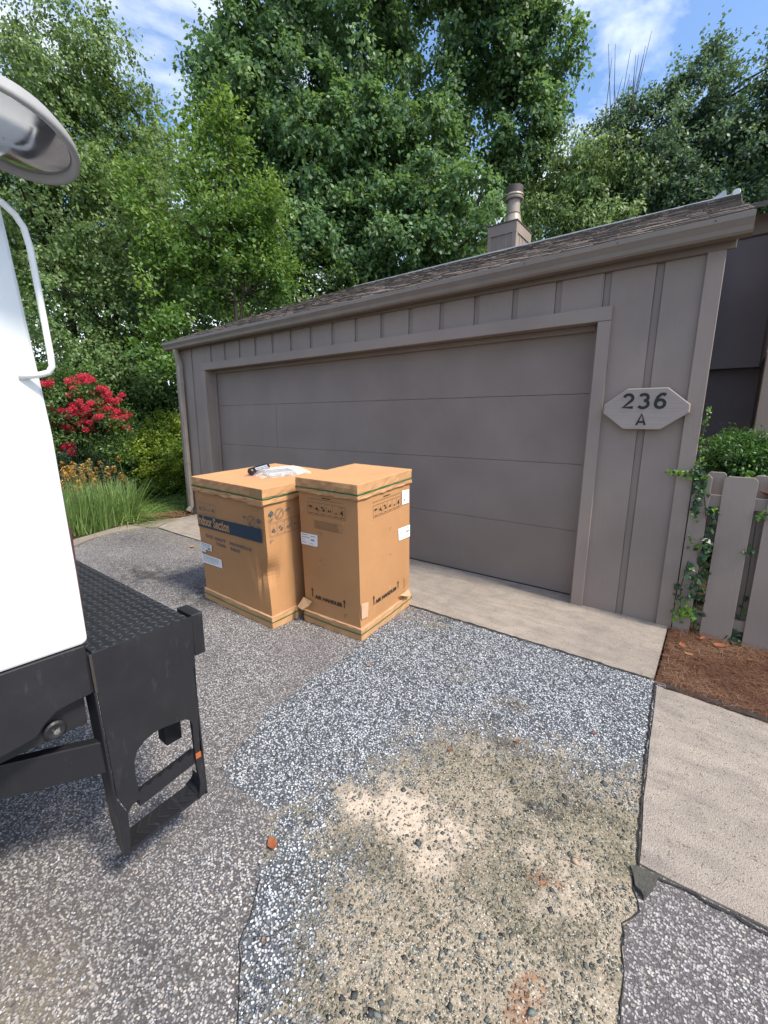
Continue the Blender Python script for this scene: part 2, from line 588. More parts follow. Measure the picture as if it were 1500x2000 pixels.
def sheet(name, poly, mat, zoff, step, thick=.03, zf=None, noise=0.0, attrs=None, label=None):
    zf = zf or gz
    n = len(poly)
    xs = [p[0] for p in poly]; ys = [p[1] for p in poly]
    V = [Vector(p) for p in poly]
    E = [(i, (i + 1) % n) for i in range(n)]
    r = random.Random(3)
    # interior grid points
    P = np.array(poly)
    gx, gy = np.meshgrid(np.arange(min(xs) + step / 2, max(xs), step), np.arange(min(ys) + step / 2, max(ys), step))
    gx = gx.ravel(); gy = gy.ravel()
    gx = gx + RNG.uniform(-.2, .2, gx.shape) * step
    gy = gy + RNG.uniform(-.2, .2, gy.shape) * step
    ins = inside(gx, gy, P)
    V += [Vector((a, b)) for a, b in zip(gx[ins], gy[ins])]
    vo, eo, fo, *_ = delaunay_2d_cdt(V, E, [], 1, 1e-5)
    co = [(p.x, p.y, zf(p.x, p.y) + zoff + (r.gauss(0, noise) if noise else 0)) for p in vo]
    faces = [tuple(f) for f in fo]
    mb = MB()
    mb.add(co, faces)
    k = len(co)
    # skirt
    if thick:
        from collections import Counter
        cnt = Counter()
        for f in faces:
            for i in range(len(f)):
                cnt[frozenset((f[i], f[(i + 1) % len(f)]))] += 1
        low = {}
        for e, c in cnt.items():
            if c == 1:
                a, b = tuple(e)
                for q in (a, b):
                    if q not in low:
                        low[q] = len(mb.v)
                        mb.v.append((co[q][0], co[q][1], co[q][2] - thick))
                mb.f.append((a, b, low[b], low[a]))
    me = mb.mesh(name, mat)
    if attrs:
        C = np.array([v.co for v in me.vertices])
        for an, fn in attrs.items():
            at = me.attributes.new(an, 'FLOAT', 'POINT')
            at.data.foreach_set('value', fn(C[:, 0], C[:, 1]).astype(np.float32))
    o = link(name, me)
    o['kind'] = 'structure'
    return o

def inside(x, y, P):
    c = np.zeros(x.shape, bool)
    n = len(P)
    for i in range(n):
        x1, y1 = P[i]; x2, y2 = P[(i + 1) % n]
        cond = ((y1 > y) != (y2 > y))
        with np.errstate(divide='ignore', invalid='ignore'):
            xi = (x2 - x1) * (y - y1) / (y2 - y1) + x1
        c ^= cond & (x < xi)
    return c

def sdf(x, y, P):
    d = np.full(x.shape, 1e9)
    n = len(P)
    for i in range(n):
        ax, ay = P[i]; bx, by = P[(i + 1) % n]
        dx, dy = bx - ax, by - ay
        t = np.clip(((x - ax) * dx + (y - ay) * dy) / (dx * dx + dy * dy + 1e-12), 0, 1)
        d = np.minimum(d, np.hypot(x - ax - t * dx, y - ay - t * dy))
    return np.where(inside(x, y, P), d, -d)

def blob(x, y, items):
    o = np.zeros(x.shape)
    for cx, cy, rx, ry, w in items:
        o = np.maximum(o, w * np.exp(-(((x - cx) / rx) ** 2 + ((y - cy) / ry) ** 2)))
    return o

# far ground sheet to the horizon
mb = MB()
S_ = [-400, -60, -20, -8, -4, 0, 4, 8, 14, 30, 60, 400]
gv = []
for yy in S_:
    for xx in S_:
        gv.append((xx, yy, (gz(min(max(xx, -4), 9), yy) if yy < -.98 else 0) - .09))
nn = len(S_)
mb.add(gv, [(j * nn + i, j * nn + i + 1, (j + 1) * nn + i + 1, (j + 1) * nn + i) for j in range(nn - 1) for i in range(nn - 1)])
o = mb.obj('ground', M_soil); o['kind'] = 'structure'

curb_out = [(-.14, -.95), (-.25, -1.05), (-.27, -1.2), (-.24, -1.4), (-.1, -1.71), (.19, -2.04), (.55, -2.4), (.95, -2.75), (1.4, -3.1), (1.9, -3.4), (2.6, -3.75), (3.0, -4.3), (3.0, -14)]
drive = [(-.14, -.965), (5.66, -.965), (5.72, -2.085), (12, -2.085), (12, -14)] + curb_out[::-1][:-1]
sheet('driveway', drive, M_asph, 0, .12, .05, attrs={
    'dirt': lambda x, y: blob(x, y, [(4.46, -3.47, .22, .09, .95), (3.4, -3.55, .3, .1, .7), (1.0, -1.1, 1.2, .12, .55), (4.75, -3.2, .05, .05, .5)]),
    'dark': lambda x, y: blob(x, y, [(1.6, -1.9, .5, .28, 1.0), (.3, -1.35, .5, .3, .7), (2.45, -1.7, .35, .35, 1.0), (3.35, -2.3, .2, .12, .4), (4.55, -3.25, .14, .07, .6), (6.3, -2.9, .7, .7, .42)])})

# patch of paler loose gravel
pl = [(4.30, -.965), (4.31, -1.02), (4.22, -1.10), (4.10, -1.17), (3.95, -1.30), (4.0, -1.55), (4.04, -1.71), (4.03, -1.89), (4.01, -2.08), (4.04, -2.15), (4.04, -2.26), (4.03, -2.36), (4.04, -2.43), (4.1, -2.51), (4.11, -2.6), (4.17, -2.69), (4.15, -2.73), (4.26, -2.75), (4.36, -2.75), (4.45, -2.74), (4.52, -2.76), (4.59, -2.83), (4.67, -2.92), (4.74, -3.0), (4.78, -3.07), (4.85, -3.12), (4.92, -3.17), (5.1, -3.4), (5.4, -3.7)]
pr_ = [(5.9, -3.3), (5.72, -2.8), (5.71, -2.57), (5.70, -2.45), (5.68, -2.33), (5.71, -2.26), (5.69, -2.2), (5.675, -2.13), (5.70, -2.095), (5.70, -2.05), (5.68, -1.6), (5.635, -.972)]
patch_poly = rough_line(pl, .013, .0085, 5) + rough_line(pr_[:8], .025, .006, 8) + pr_[8:]
brown_poly = np.array([(5.75, -1.60), (5.51, -1.74), (5.35, -1.78), (5.11, -1.77), (4.87, -1.85), (4.76, -2.06), (4.72, -2.24), (4.61, -2.49), (4.61, -2.67), (4.7, -2.72), (4.84, -2.76), (4.9, -2.86), (4.94, -2.95), (4.98, -3.06), (5.06, -3.2), (5.3, -3.7), (6.2, -3.7), (6.2, -1.6)])
sheet('gravel_patch', patch_poly, M_patch, .0035, .022, .008, noise=.0012, attrs={
    'brown': lambda x, y: np.maximum(np.clip(.46 + sdf(x, y, brown_poly) / .50, 0, 1.05), blob(x, y, [(4.25, -1.13, .25, .10, .58), (4.47, -2.78, .12, .05, .8), (4.60, -2.84, .08, .05, .9), (5.05, -1.6, .12, .1, .55), (5.66, -1.8, .05, .5, .7), (4.7, -1.5, .2, .12, .35)])),
    'sand': lambda x, y: blob(x, y, [(4.78, -2.50, .13, .09, 1.15), (4.93, -2.43, .17, .12, 1.35), (5.10, -2.38, .16, .10, 1.0), (5.10, -2.53, .11, .09, 1.0), (4.82, -2.36, .12, .08, .7), (5.5, -2.22, .16, .12, .62), (5.50, -2.4, .12, .15, .6), (5.38, -2.28, .1, .1, .55)]),
    'dark': lambda x, y: blob(x, y, [(5.36, -2.09, .09, .035, 1.1), (5.42, -2.0, .06, .03, .9), (5.04, -1.6, .10, .07, .75), (5.0, -1.75, .12, .12, .55), (4.4, -1.2, .25, .10, .5), (4.84, -2.70, .07, .06, .65), (4.62, -2.78, .06, .06, .55), (4.9, -2.2, .2, .06, .5), (5.25, -1.55, .2, .05, .35), (4.72, -3.02, .04, .08, .6), (4.28, -1.02, .10, .05, .9), (5.1, -1.86, .38, .10, .62), (5.45, -1.95, .2, .14, .5), (4.75, -2.85, .12, .08, .5), (5.2, -2.95, .2, .12, .5)]),
    'rust': lambda x, y: blob(x, y, [(5.43, -2.35, .05, .04, .9), (5.50, -2.68, .06, .10, .9), (5.61, -2.27, .025, .03, .8), (5.49, -2.33, .03, .03, .7)])})

# concrete slab in front of the garage
slab = rough_line([(-.50, -.20), (-.46, -.52), (-.14, -.93), (.4, -.955)], .3, .004, 2)[:-1] + rough_line([(.4, -.955), (1.6, -.962), (3.2, -.955), (5.58, -.962), (5.598, -.94)], .15, .0025, 2)[:-1] + [(5.60, -.94), (5.60, -.19), (5.60, .06), (-.5, .06)]
sheet('concrete_apron', slab, M_conc, .004, .25, .07)
walk = [(5.622, -1.02), (6.1, -1.04), (8.0, -1.06), (11, -1.1), (11, -2.06), (8, -2.08), (6.05, -2.075), (5.69, -2.10), (5.66, -1.7)]
walk = rough_line(walk + [walk[0]], .1, .002, 3)[:-1]
sheet('walkway', walk, M_conc, .010, .3, .07)
# joints and crack filled with tar
def strip(name, pts, w, zoff, mat, seed=1):
    r = random.Random(seed)
    P = rough_line(pts, .03, .003, seed)
    mb = MB()
    n = len(P)
    vv = []
    for i, p in enumerate(P):
        a = P[max(i - 1, 0)]; b = P[min(i + 1, n - 1)]
        d = Vector((b[0] - a[0], b[1] - a[1])).normalized()
        q = Vector((-d.y, d.x)) * (w * r.uniform(.35, 1.1) / 2)
        for s in (-1, 1):
            x, y = p[0] + s * q.x, p[1] + s * q.y
            vv.append((x, y, gz(x, y) + zoff))
        vv.append((p[0], p[1], gz(*p) + zoff + .003))
    ff = []
    for i in range(n - 1):
        k = 3 * i
        ff += [(k, k + 2, k + 5, k + 3), (k + 2, k + 1, k + 4, k + 5)]
    mb.add(vv, ff)
    o = mb.obj(name, mat)
    o['kind'] = 'structure'
    return o
strip('joint_filler', [(-.1, -.963), (2, -.968), (4, -.968), (5.6, -.968)], .012, .009, M_tar, 4)
strip('joint_filler', [(5.612, -1.0), (5.625, -1.3), (5.65, -1.7), (5.683, -2.1), (5.69, -2.12)], .011, .009, M_tar, 5)
strip('joint_filler', [(5.70, -2.115), (5.85, -2.10), (6.1, -2.09), (7, -2.09)], .012, .006, M_tar, 6)
strip('pavement_crack', pr_[:8][::-1], .008, .006, M_tar, 7)
strip('pavement_crack', pl[22:], .004, .0045, M_tar, 8)
# loose asphalt fragment wedged at the walkway corner
frag = [(5.668, -2.13), (5.70, -2.115), (5.745, -2.113), (5.74, -2.15), (5.737, -2.18), (5.722, -2.215), (5.692, -2.185)]
o = sheet('asphalt_fragment', rough_line(frag + [frag[0]], .015, .003, 9)[:-1], M_oldasph, .017, .02, .02, noise=.0015)

# mulch strip, lawn, curb on the left
curb_in = [(-.46, -.50), (-.54, -.9), (-.56, -1.2), (-.42, -1.5), (-.2, -1.87), (.1, -2.25), (.45, -2.6), (.9, -2.95), (1.4, -3.35), (2.0, -3.75), (2.7, -4.2), (2.75, -14)]
curb = [(-.16, -.95), (-.27, -1.05), (-.29, -1.2), (-.26, -1.4), (-.12, -1.71), (.17, -2.04), (.53, -2.4), (.93, -2.75), (1.38, -3.1), (1.88, -3.4), (2.58, -3.75), (2.98, -4.3), (2.98, -14)]
cp = rough_line(curb, .12, .005, 3) + rough_line(curb_in[::-1], .12, .005, 4)
sheet('curb', cp, M_curb, .012, .15, .06)
sheet('mulch_bed', rough_line([(-.48, -.18), (-.47, -.5), (-.55, -.9), (-.58, -1.2), (-.8, -1.6), (-1.1, -1.3), (-1.2, -.6), (-.95, -.12), (-.9, .5), (-.78, .5), (-.78, -.18)], .06, .008, 4), M_mulch, .0, .06, .05, noise=.006)
lawnp = [(-1.15, -.55), (-.93, -.1), (-.88, .5), (-.88, 7), (-14, 7), (-14, -6), (-2.5, -4), (-1.2, -1.6)]
sheet('lawn', lawnp, M_lawn, -.01, .5, .04)
sheet('planting_bed', [(-.6, -1.3), (-1.1, -1.4), (-2.4, -4.2), (-12, -6.2), (-12, -14), (2.7, -14), (2.65, -4.25), (1.95, -3.8), (.85, -3.0), (.05, -2.3), (-.25, -1.92), (-.46, -1.55)], M_soil, -.015, .4, .05)
# pine straw bed on the right
sheet('pine_straw_bed', rough_line([(5.608, -.17), (5.61, -1.0), (6.1, -1.03), (8, -1.05), (11, -1.09), (11, -.09), (5.608, -.09)], .12, .004, 5)[:-1] + [(5.608, -.09)], M_mulch, -.004, .09, .06, noise=.006)
strip('bed_edging', [(5.66, -1.008), (5.9, -1.022), (6.1, -1.033), (8, -1.053), (9, -1.07)], .03, .022, M_tar, 6)

sheet('soil_bed', [(5.60, -.088), (11, -.088), (11, 5), (5.60, 5)], M_soil, -.004, .4, .05)
# pine needles
def blades(name, base, tipd, L, W, tone, mat, curve=.0, segs=2, parent=None):
    """thin curved strips. base (N,3) tipd (N,3) unit, L,W (N,)"""
    N = len(base)
    side = np.cross(tipd, np.array([0, 0, 1.0]))
    nrm = np.linalg.norm(side, axis=1, keepdims=True)
    side = np.where(nrm > 1e-3, side / np.maximum(nrm, 1e-6), np.array([1.0, 0, 0]))
    rows = []
    for s in range(segs + 1):
        t = s / segs
        p = base + tipd * (L * t)[:, None]
        p = p + np.stack([np.zeros(N), np.zeros(N), -curve * L * t * t], 1)
        if curve > 0:
            hor = tipd * np.array([1, 1, 0])
            p = p + hor * (curve * L * t * t * .8)[:, None]
        w = W * (1 - .85 * t ** 1.5) / 2
        rows.append(p - side * w[:, None])
        rows.append(p + side * w[:, None])
    V = np.stack(rows, 1).reshape(-1, 3)
    k = 2 * (segs + 1)
    F = []
    b = np.arange(N) * k
    for s in range(segs):
        F.append(np.stack([b + 2 * s, b + 2 * s + 1, b + 2 * s + 3, b + 2 * s + 2], 1))
    F = np.stack(F, 1).reshape(-1, 4)
    me = raw_mesh(name, V, F, mat, {'tone': np.repeat(tone, segs)})
    return link(name, me, parent)

def needle_bed(N, x0, x1, y0, y1):
    x = RNG.uniform(x0, x1, N); y = RNG.uniform(y0, y1, N)
    th = RNG.uniform(0, 2 * np.pi, N)
    tilt = RNG.normal(0, .12, N)
    d = np.stack([np.cos(th) * np.cos(tilt), np.sin(th) * np.cos(tilt), np.sin(tilt)], 1)
    z = np.array([gz(a, b) for a, b in zip(x, y)]) + RNG.uniform(.004, .028, N)
    return np.stack([x, y, z], 1), d
b_, d_ = needle_bed(11000, 5.63, 7.2, -1.0, -.1)
clump = .5 + .5 * np.sin(b_[:, 0] * 9 + np.sin(b_[:, 1] * 7) * 2)
o = blades('pine_straw', b_, d_, RNG.uniform(.04, .10, len(b_)), np.full(len(b_), .0016), np.clip(clump * .4 + RNG.uniform(0, .6, len(b_)), 0, 1), L_straw, .06)
o['kind'] = 'stuff'
# sparse needles and twigs on the walkway
N = 260
x = RNG.uniform(5.7, 7.0, N); y = RNG.uniform(-2.05, -1.05, N); th = RNG.uniform(0, 6.28, N)
o = blades('scattered_needles', np.stack([x, y, np.array([gz(a, b) for a, b in zip(x, y)]) + .0125], 1), np.stack([np.cos(th), np.sin(th), th * 0], 1), RNG.uniform(.012, .04, N), np.full(N, .0014), RNG.uniform(0, .3, N), L_straw, 0)
o['kind'] = 'stuff'
# lawn grass
N = 26000
x = RNG.uniform(-4.2, -.9, N); y = RNG.uniform(-1.4, 2.2, N)
ok = inside(x, y, np.array(lawnp))
x, y = x[ok], y[ok]; N = len(x)
th = RNG.uniform(0, 6.28, N); el = RNG.uniform(.7, 1.4, N)
o = blades('grass', np.stack([x, y, np.full(N, -.012)], 1), np.stack([np.cos(th) * np.cos(el), np.sin(th) * np.cos(el), np.sin(el)], 1), RNG.uniform(.03, .075, N), np.full(N, .005), RNG.uniform(0, 1, N), L_grass, .2)
o['kind'] = 'stuff'
# mulch chips
def chips(name, N, poly, mat, s0, s1, zoff, seed, flat=.5, tone_fn=None, zf=gz):
    r = np.random.default_rng(seed)
    P = np.array(poly)
    x = r.uniform(P[:, 0].min(), P[:, 0].max(), N * 3); y = r.uniform(P[:, 1].min(), P[:, 1].max(), N * 3)
    k = inside(x, y, P)
    x, y = x[k][:N], y[k][:N]
    n = len(x)
    base = np.array([(1, 0, 0), (-1, 0, 0), (0, 1, 0), (0, -1, 0), (0, 0, 1), (0, 0, -1)], float)
    F0 = np.array([(0, 2, 4), (2, 1, 4), (1, 3, 4), (3, 0, 4), (2, 0, 5), (1, 2, 5), (3, 1, 5), (0, 3, 5)])
    s = r.uniform(s0, s1, n) * r.choice([.7, 1, 1, 1.35], n)
    V = base[None] * (1 + r.uniform(-.35, .25, (n, 6, 1)))
    V = V * np.stack([s, s * r.uniform(.5, .9, n), s * flat], 1)[:, None, :]
    a = r.uniform(0, 6.28, n)
    ca, sa = np.cos(a)[:, None], np.sin(a)[:, None]
    X = V[:, :, 0] * ca - V[:, :, 1] * sa; Y = V[:, :, 0] * sa + V[:, :, 1] * ca
    z = np.array([zf(q, w) for q, w in zip(x, y)]) + zoff
    V = np.stack([X + x[:, None], Y + y[:, None], V[:, :, 2] + z[:, None]], 2).reshape(-1, 3)
    F = (F0[None] + (np.arange(n) * 6)[:, None, None]).reshape(-1, 3)
    tone = tone_fn(x, y, r) if tone_fn else r.uniform(0, 1, n)
    me = raw_mesh(name, V, F, mat, {'tone': np.repeat(tone, 8)})
    o = link(name, me)
    o['kind'] = 'stuff'
    return o
def stone_mat(name, stops):
    n = NT(name)
    c = n.ramp(n.attr('tone'), stops)
    f = n.noise(150, 3)
    c = n.mix(n.ramp(f, [(.4, 0), (.8, .4)]), c, (.09, .09, .085))
    n.base(c, .7, .35)
    n.bump(f, .3, .002)
    return n.m
M_pebd = stone_mat('dark_pebble', [(0, (.03, .032, .035)), (.4, (.075, .09, .085)), (.75, (.14, .165, .155)), (.9, (.24, .25, .23)), (1, (.38, .26, .19))])
M_pebw = stone_mat('pale_gravel', [(0, (.04, .045, .055)), (.3, (.10, .12, .14)), (.45, (.38, .42, .48)), (1, (.68, .71, .76))])
M_pebt = stone_mat('tan_gravel', [(0, (.06, .06, .05)), (.5, (.24, .21, .15)), (1, (.50, .44, .35))])
chips('mulch_chips', 1500, [(-.5, -.2), (-.5, -.9), (-.62, -1.3), (-1.1, -1.3), (-1.15, -.6), (-.9, -.1)], leaf_mat('mulch_chip', (.05, .02, .012), (.14, .06, .035), (.26, .13, .08), .02, .8), .008, .02, .004, 5)
bp_ = [(5.68, -1.65), (5.3, -1.8), (4.9, -1.9), (4.75, -2.3), (4.65, -2.6), (4.9, -2.9), (5.1, -3.3), (5.7, -3.3), (5.69, -2.2), (5.66, -2.1)]
chips('pebbles', 700, bp_, M_pebd, .0045, .011, .004, 11, .35)
chips('coarse_grit', 5200, bp_, M_pebt, .0025, .0055, .005, 12, .5)
chips('dark_grit', 2600, bp_, M_pebd, .003, .0055, .005, 13, .5)
chips('flat_stones', 60, bp_, M_pebd, .010, .016, .005, 19, .22)
chips('asphalt_grit', 5000, [(2.2, -2.2), (3.3, -2.05), (3.9, -2.0), (4.0, -2.6), (4.35, -2.8), (4.6, -3.0), (4.8, -3.3), (5.0, -3.6), (3.8, -3.6), (3.4, -3.1)], M_pebw, .002, .0042, .0005, 21, .5)
chips('loose_gravel', 9000, [(4.08, -.99), (4.02, -1.3), (4.07, -1.7), (4.08, -2.4), (4.2, -2.68), (4.5, -2.7), (4.7, -2.95), (4.95, -3.2), (5.05, -3.1), (4.85, -2.75), (4.65, -2.5), (4.8, -2.0), (5.2, -1.75), (5.6, -1.62), (5.6, -.99)], M_pebw, .003, .0068, .006, 14, .5)

# ------------------------------------------------------------------ garage
G = thing('garage', 'taupe board and batten garage with closed double door and shingle roof', 'garage', (2.43, 2.8, 0))
GO = Vector((-2.43, -2.8, 0))
def gchild(mb, name, mat, bevel=0, smooth=False, parent=None, label=None):
    o = mb.obj(name, mat, parent or G, smooth, bevel)
    if parent is None:
        o.location = GO
    if label:
        o['label'] = label
    return o
YS = -.15
WT = 2.40
# walls: front siding panels left, right and over the door, one object per panel between battens
def siding(x0, x1, z0, z1):
    gchild(MB().box((x0, YS, z0), (x1, YS + .02, z1)), 'siding_board', M_siding, .0015)
GW = .023
shaded_groove = painted_wood('shaded_groove_taupe', (.215, .177, .154), (70, 70, 2.5))  # siding taupe made darker to paint the shade inside the recessed grooves
M_fascia = painted_wood('shaded_taupe_fascia', (.165, .130, .107), (3, 60, 60))  # trim taupe darkened, shade below the gutter put into the colour
grooves = [4.985 - .3225 * k for k in range(16) if 4.985 - .3225 * k > .05]
grooves = sorted(grooves)
siding(-.76, -.34 - GW, -.01, WT + .08)
siding(-.34 + GW, -.003, -.01, WT + .08)
edges_ = [-.002] + grooves
for a, b in zip(edges_[:-1], edges_[1:]):
    siding(a + (GW if a > 0 else 0), min(b - GW, 4.954), 2.09, WT + .08)
siding(4.9545, 4.985 - GW, -.02, WT + .08)
siding(4.985 + GW, 5.288 - GW, -.02, WT + .08)
siding(5.288 + GW, 5.61, -.02, WT + .08)
for b in grooves + [-.34, 5.288]:
    z0 = 2.09 if .0 < b < 4.95 else -.02
    gchild(MB().box((b - GW - .004, YS + .0205, z0), (b + GW + .004, YS + .03, WT + .08)), 'batten', M_siding)
    gchild(MB().box((b - GW + .002, YS + .012, z0), (b + GW - .003, YS + .020, WT + .08)), 'batten', shaded_groove)
# corner boards
gchild(MB().box((5.527, YS - .024, -.02), (5.618, YS - .0005, WT - .006)), 'corner_board', M_trim, .003)
gchild(MB().box((-.768, YS - .024, -.01), (-.66, YS - .0005, WT - .006)), 'corner_board', M_trim, .003)
# side, rear walls
RYr_, RZr_ = 2.85, 3.80
gchild(MB().prism([(YS + .032, -.05), (5.78, -.05), (5.78, 2.44), (RYr_, RZr_ - .04), (YS + .032, 2.42)], 0, 5.47, 5.49), 'side_wall', M_siding)
gchild(MB().box((-.762, YS + .021, -.05), (-.742, 5.8, 2.46)), 'side_wall', M_siding)
gchild(MB().box((-.741, 5.78, -.05), (5.469, 5.80, 2.44)), 'rear_wall', M_siding)
for i in range(9):
    yb = .35 + i * .6
    gchild(MB().box((-.781, yb, -.03), (-.7625, yb + .05, 2.4)), 'batten', M_trim, .002)
# door casing
gchild(MB().box((4.952, YS - .024, -.012), (5.036, YS - .0005, 2.078)), 'door_casing', M_trim, .003)
gchild(MB().box((-.09, YS - .024, -.012), (-.004, YS - .0005, 2.078)), 'door_casing', M_trim, .003)
gchild(MB().box((-.09, YS - .026, 2.080), (5.036, YS - .0005, 2.172)), 'door_header', M_trimh, .003)
# jambs and stops
gchild(MB().box((4.953, YS + .0005, -.005), (4.975, .06, 2.10)), 'jamb', M_door, .002)
gchild(MB().box((-.03, YS + .0005, -.005), (-.005, .06, 2.10)), 'jamb', M_trim, .002)
gchild(MB().box((-.03, YS + .0205, 2.085), (4.975, .06, 2.11)), 'head_jamb', M_door)
gchild(MB().box((-.004, -.045, -.004), (.012, -.008, 2.084)), 'door_stop', M_trim, .003)
gchild(MB().box((4.912, -.045, -.004), (4.952, -.008, 2.084)), 'door_stop', M_door, .003)
gchild(MB().box((.013, -.045, 2.045), (4.911, -.008, 2.084)), 'door_stop', M_door, .003)
# garage door: four sections
D = link('garage_door', MB().box((-.02, .036, .01), (4.94, .05, 2.09)).mesh('garage_door', M_door), G)
D.location = GO
for i in range(4):
    z0 = .012 + i * .533
    z1 = min(z0 + .5308, 2.083)
    p = MB()
    # tongue edge profile along x
    prof = [(0.0, z0), (.034, z0), (.034, z1), (0.004, z1), (0.0, z1 - .004)]
    p.prism([(a, b) for a, b in prof], 0, -.002, 4.918)
    o = p.obj('door_panel', M_door, D, bevel=.0015)
gchild(MB().box((1.258, -.0015, 1.08), (1.2595, -.0003, 1.6)), 'panel_seam', M_tar, parent=D)
gchild(MB().box((0.97, -.0018, 1.082), (.9725, -.0003, 1.36)), 'panel_seam', M_trim, parent=D)
gchild(MB().box((.0, -.004, -.005), (4.918, .03, .011)), 'bottom_seal', M_rubber, parent=D)
gchild(MB().box((.1, .5, .0), (4.8, .52, 2.1)), 'rear_liner', M_siding)
# fascia and gutter
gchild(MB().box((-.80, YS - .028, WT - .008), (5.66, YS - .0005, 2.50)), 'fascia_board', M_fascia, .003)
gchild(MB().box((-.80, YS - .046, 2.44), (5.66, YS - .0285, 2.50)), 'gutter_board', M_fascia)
def gz_eave(x):
    return .006 * (x - 2.5)
g = MB()
yb, yf = YS - .047, YS - .145
pr2 = [(yb, 2.425), (yf + .028, 2.425), (yf + .018, 2.440), (yf + .014, 2.468), (yf + .004, 2.500), (yf, 2.510), (yf, 2.545), (yf + .010, 2.548), (yf + .010, 2.541), (yf + .004, 2.536), (yf + .006, 2.510), (yf + .020, 2.470), (yf + .030, 2.434), (yb, 2.434)]
NX = 14
xs2 = [-.885 + (5.725 + .885) * i / NX for i in range(NX + 1)]
vv = []
for i, x in enumerate(xs2):
    sag = random.uniform(-.002, .002)
    for (y, z) in pr2:
        vv.append((x, y, 2.412 + (z - 2.425) * .87 + gz_eave(x) + sag))
k = len(pr2)
ff = [(i * k + j, i * k + (j + 1) % k, (i + 1) * k + (j + 1) % k, (i + 1) * k + j) for i in range(NX) for j in range(k)]
g.add(vv, ff)
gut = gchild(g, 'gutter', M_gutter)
for xe in (xs2[0], xs2[-1]):
    e = MB().prism([(y, 2.412 + (z - 2.425) * .87 + gz_eave(xe)) for y, z in [(yb, 2.425), (yf + .028, 2.425), (yf + .014, 2.468), (yf, 2.510), (yf, 2.545), (yb, 2.545)]], 0, xe, xe + (.002 if xe > 0 else -.002))
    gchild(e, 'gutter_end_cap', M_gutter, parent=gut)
for x in (.6, 1.6, 2.6, 3.55, 4.45, 5.05, 5.55):
    gchild(MB().lathe([(0, -.004), (.006, -.003), (.006, 0), (0, .001)], 8, Matrix.Translation((x, yf - .001, 2.50 + gz_eave(x))) @ Matrix.Rotation(R(90), 4, 'X')), 'gutter_spike', M_cap, parent=gut)
# downspout at the left corner
dx = -.60
dsp = MB()
path = [(dx, yf + .05, 2.42), (dx, yf + .05, 2.36), (dx + .01, YS - .055, 2.18), (dx + .01, YS - .055, .12), (dx - .0, YS - .11, .05)]
def rect_tube(mb, path, w, d):
    P = [Vector(p) for p in path]
    vv = []
    for i, p in enumerate(P):
        t = (P[min(i + 1, len(P) - 1)] - P[max(i - 1, 0)]).normalized()
        a = Vector((1, 0, 0))
        b = t.cross(a).normalized()
        for (s, q) in ((-1, -1), (-.3, -1.0), (0, -.8), (.3, -1.0), (1, -1), (1, 1), (-1, 1)):
            vv.append(p + a * (s * w / 2) + b * (-q * d / 2))
    k = 7
    ff = [(i * k + j, i * k + (j + 1) % k, (i + 1) * k + (j + 1) % k, (i + 1) * k + j) for i in range(len(P) - 1) for j in range(k)]
    ff += [tuple(range(k)), tuple((len(P) - 1) * k + j for j in range(k))]
    mb.add(vv, ff)
rect_tube(dsp, path, .062, .045)
M_down = plain('downspout_metal', (.34, .285, .235), .45, .45, 0, .25, 6)
ds = gchild(dsp, 'downspout', M_down)
st = MB()
st.box((dx - .026, YS - .082, 1.93), (dx + .046, YS - .028, 1.955))
gchild(st, 'strap', M_down, parent=ds)
gchild(MB().box((dx - .026, YS - .082, .78), (dx + .046, YS - .028, .80)), 'strap', M_down, parent=ds)
# roof planes
EY, EZ, RYr, RZr = -.26, 2.512, 2.85, 3.80
XL, XR, XRL, XRR = -.90, 5.72, .06, 5.56
rf = MB()
def re(x):
    return gz_eave(x)
FJ = .35
XJ = 5.62
front = [(XL, EY, EZ + re(XL)), (XR - .01, EY, EZ + re(XR)), (XJ, EY + (RYr - EY) * FJ, EZ + (RZr - EZ) * FJ + re(XR) * (1 - FJ)), (XRR, RYr, RZr), (XRL, RYr, RZr)]
BY = 5.95
back = [(XL, BY, EZ), (5.62, BY, EZ)]
rv = front + back
rf.add(rv, [(0, 1, 2, 3, 4), (4, 3, 6, 5), (0, 4, 5)])
roof = gchild(rf, 'roof', M_shingle)
gchild(MB().add([(v[0], v[1], v[2] - .014) for v in front], [(0, 4, 3, 2, 1)]), 'soffit', M_shadowwall)
gchild(MB().add([(XL, EY - .016, EZ - .004 + re(XL)), (XR, EY - .016, EZ - .004 + re(XR)), (XR, EY - .012, EZ + .012 + re(XR)), (XL, EY - .012, EZ + .012 + re(XL)), (XL, EY + .01, EZ + .006 + re(XL)), (XR, EY + .01, EZ + .006 + re(XR))], [(0, 1, 2, 3), (3, 2, 5, 4), (0, 4, 5, 1)]), 'lit_butt_strip', plain('lit_shingle_butts', (.42, .35, .30), .6))  # added strip, its pale colour paints light on the first row of shingle butts
sl = math.hypot(RYr - EY, RZr - EZ)
ua = math.atan2(RZr - EZ, RYr - EY)
def shmesh(w, L, t, seed):
    r = random.Random(seed)
    mb = MB()
    j = r.uniform(-.012, .012)
    tl = t * r.uniform(.8, 1.3)
    v = [(-w / 2, j, 0), (w / 2, -j, 0), (w / 2, L, 0), (-w / 2, L, 0), (-w / 2, j, tl), (w / 2, -j, tl * r.uniform(.85, 1.15)), (w / 2, L, .003), (-w / 2, L, .003)]
    mb.add(v, [(0, 3, 2, 1), (4, 5, 6, 7), (0, 1, 5, 4), (1, 2, 6, 5), (2, 3, 7, 6), (3, 0, 4, 7)])
    return mb
variants = []
for i in range(14):
    w = .085 + .13 * random.random()
    variants.append((w, shmesh(w, .26, .018, i)))
vmesh = [(w, mb.mesh('shingle', M_shingle)) for w, mb in variants]
expo = .105
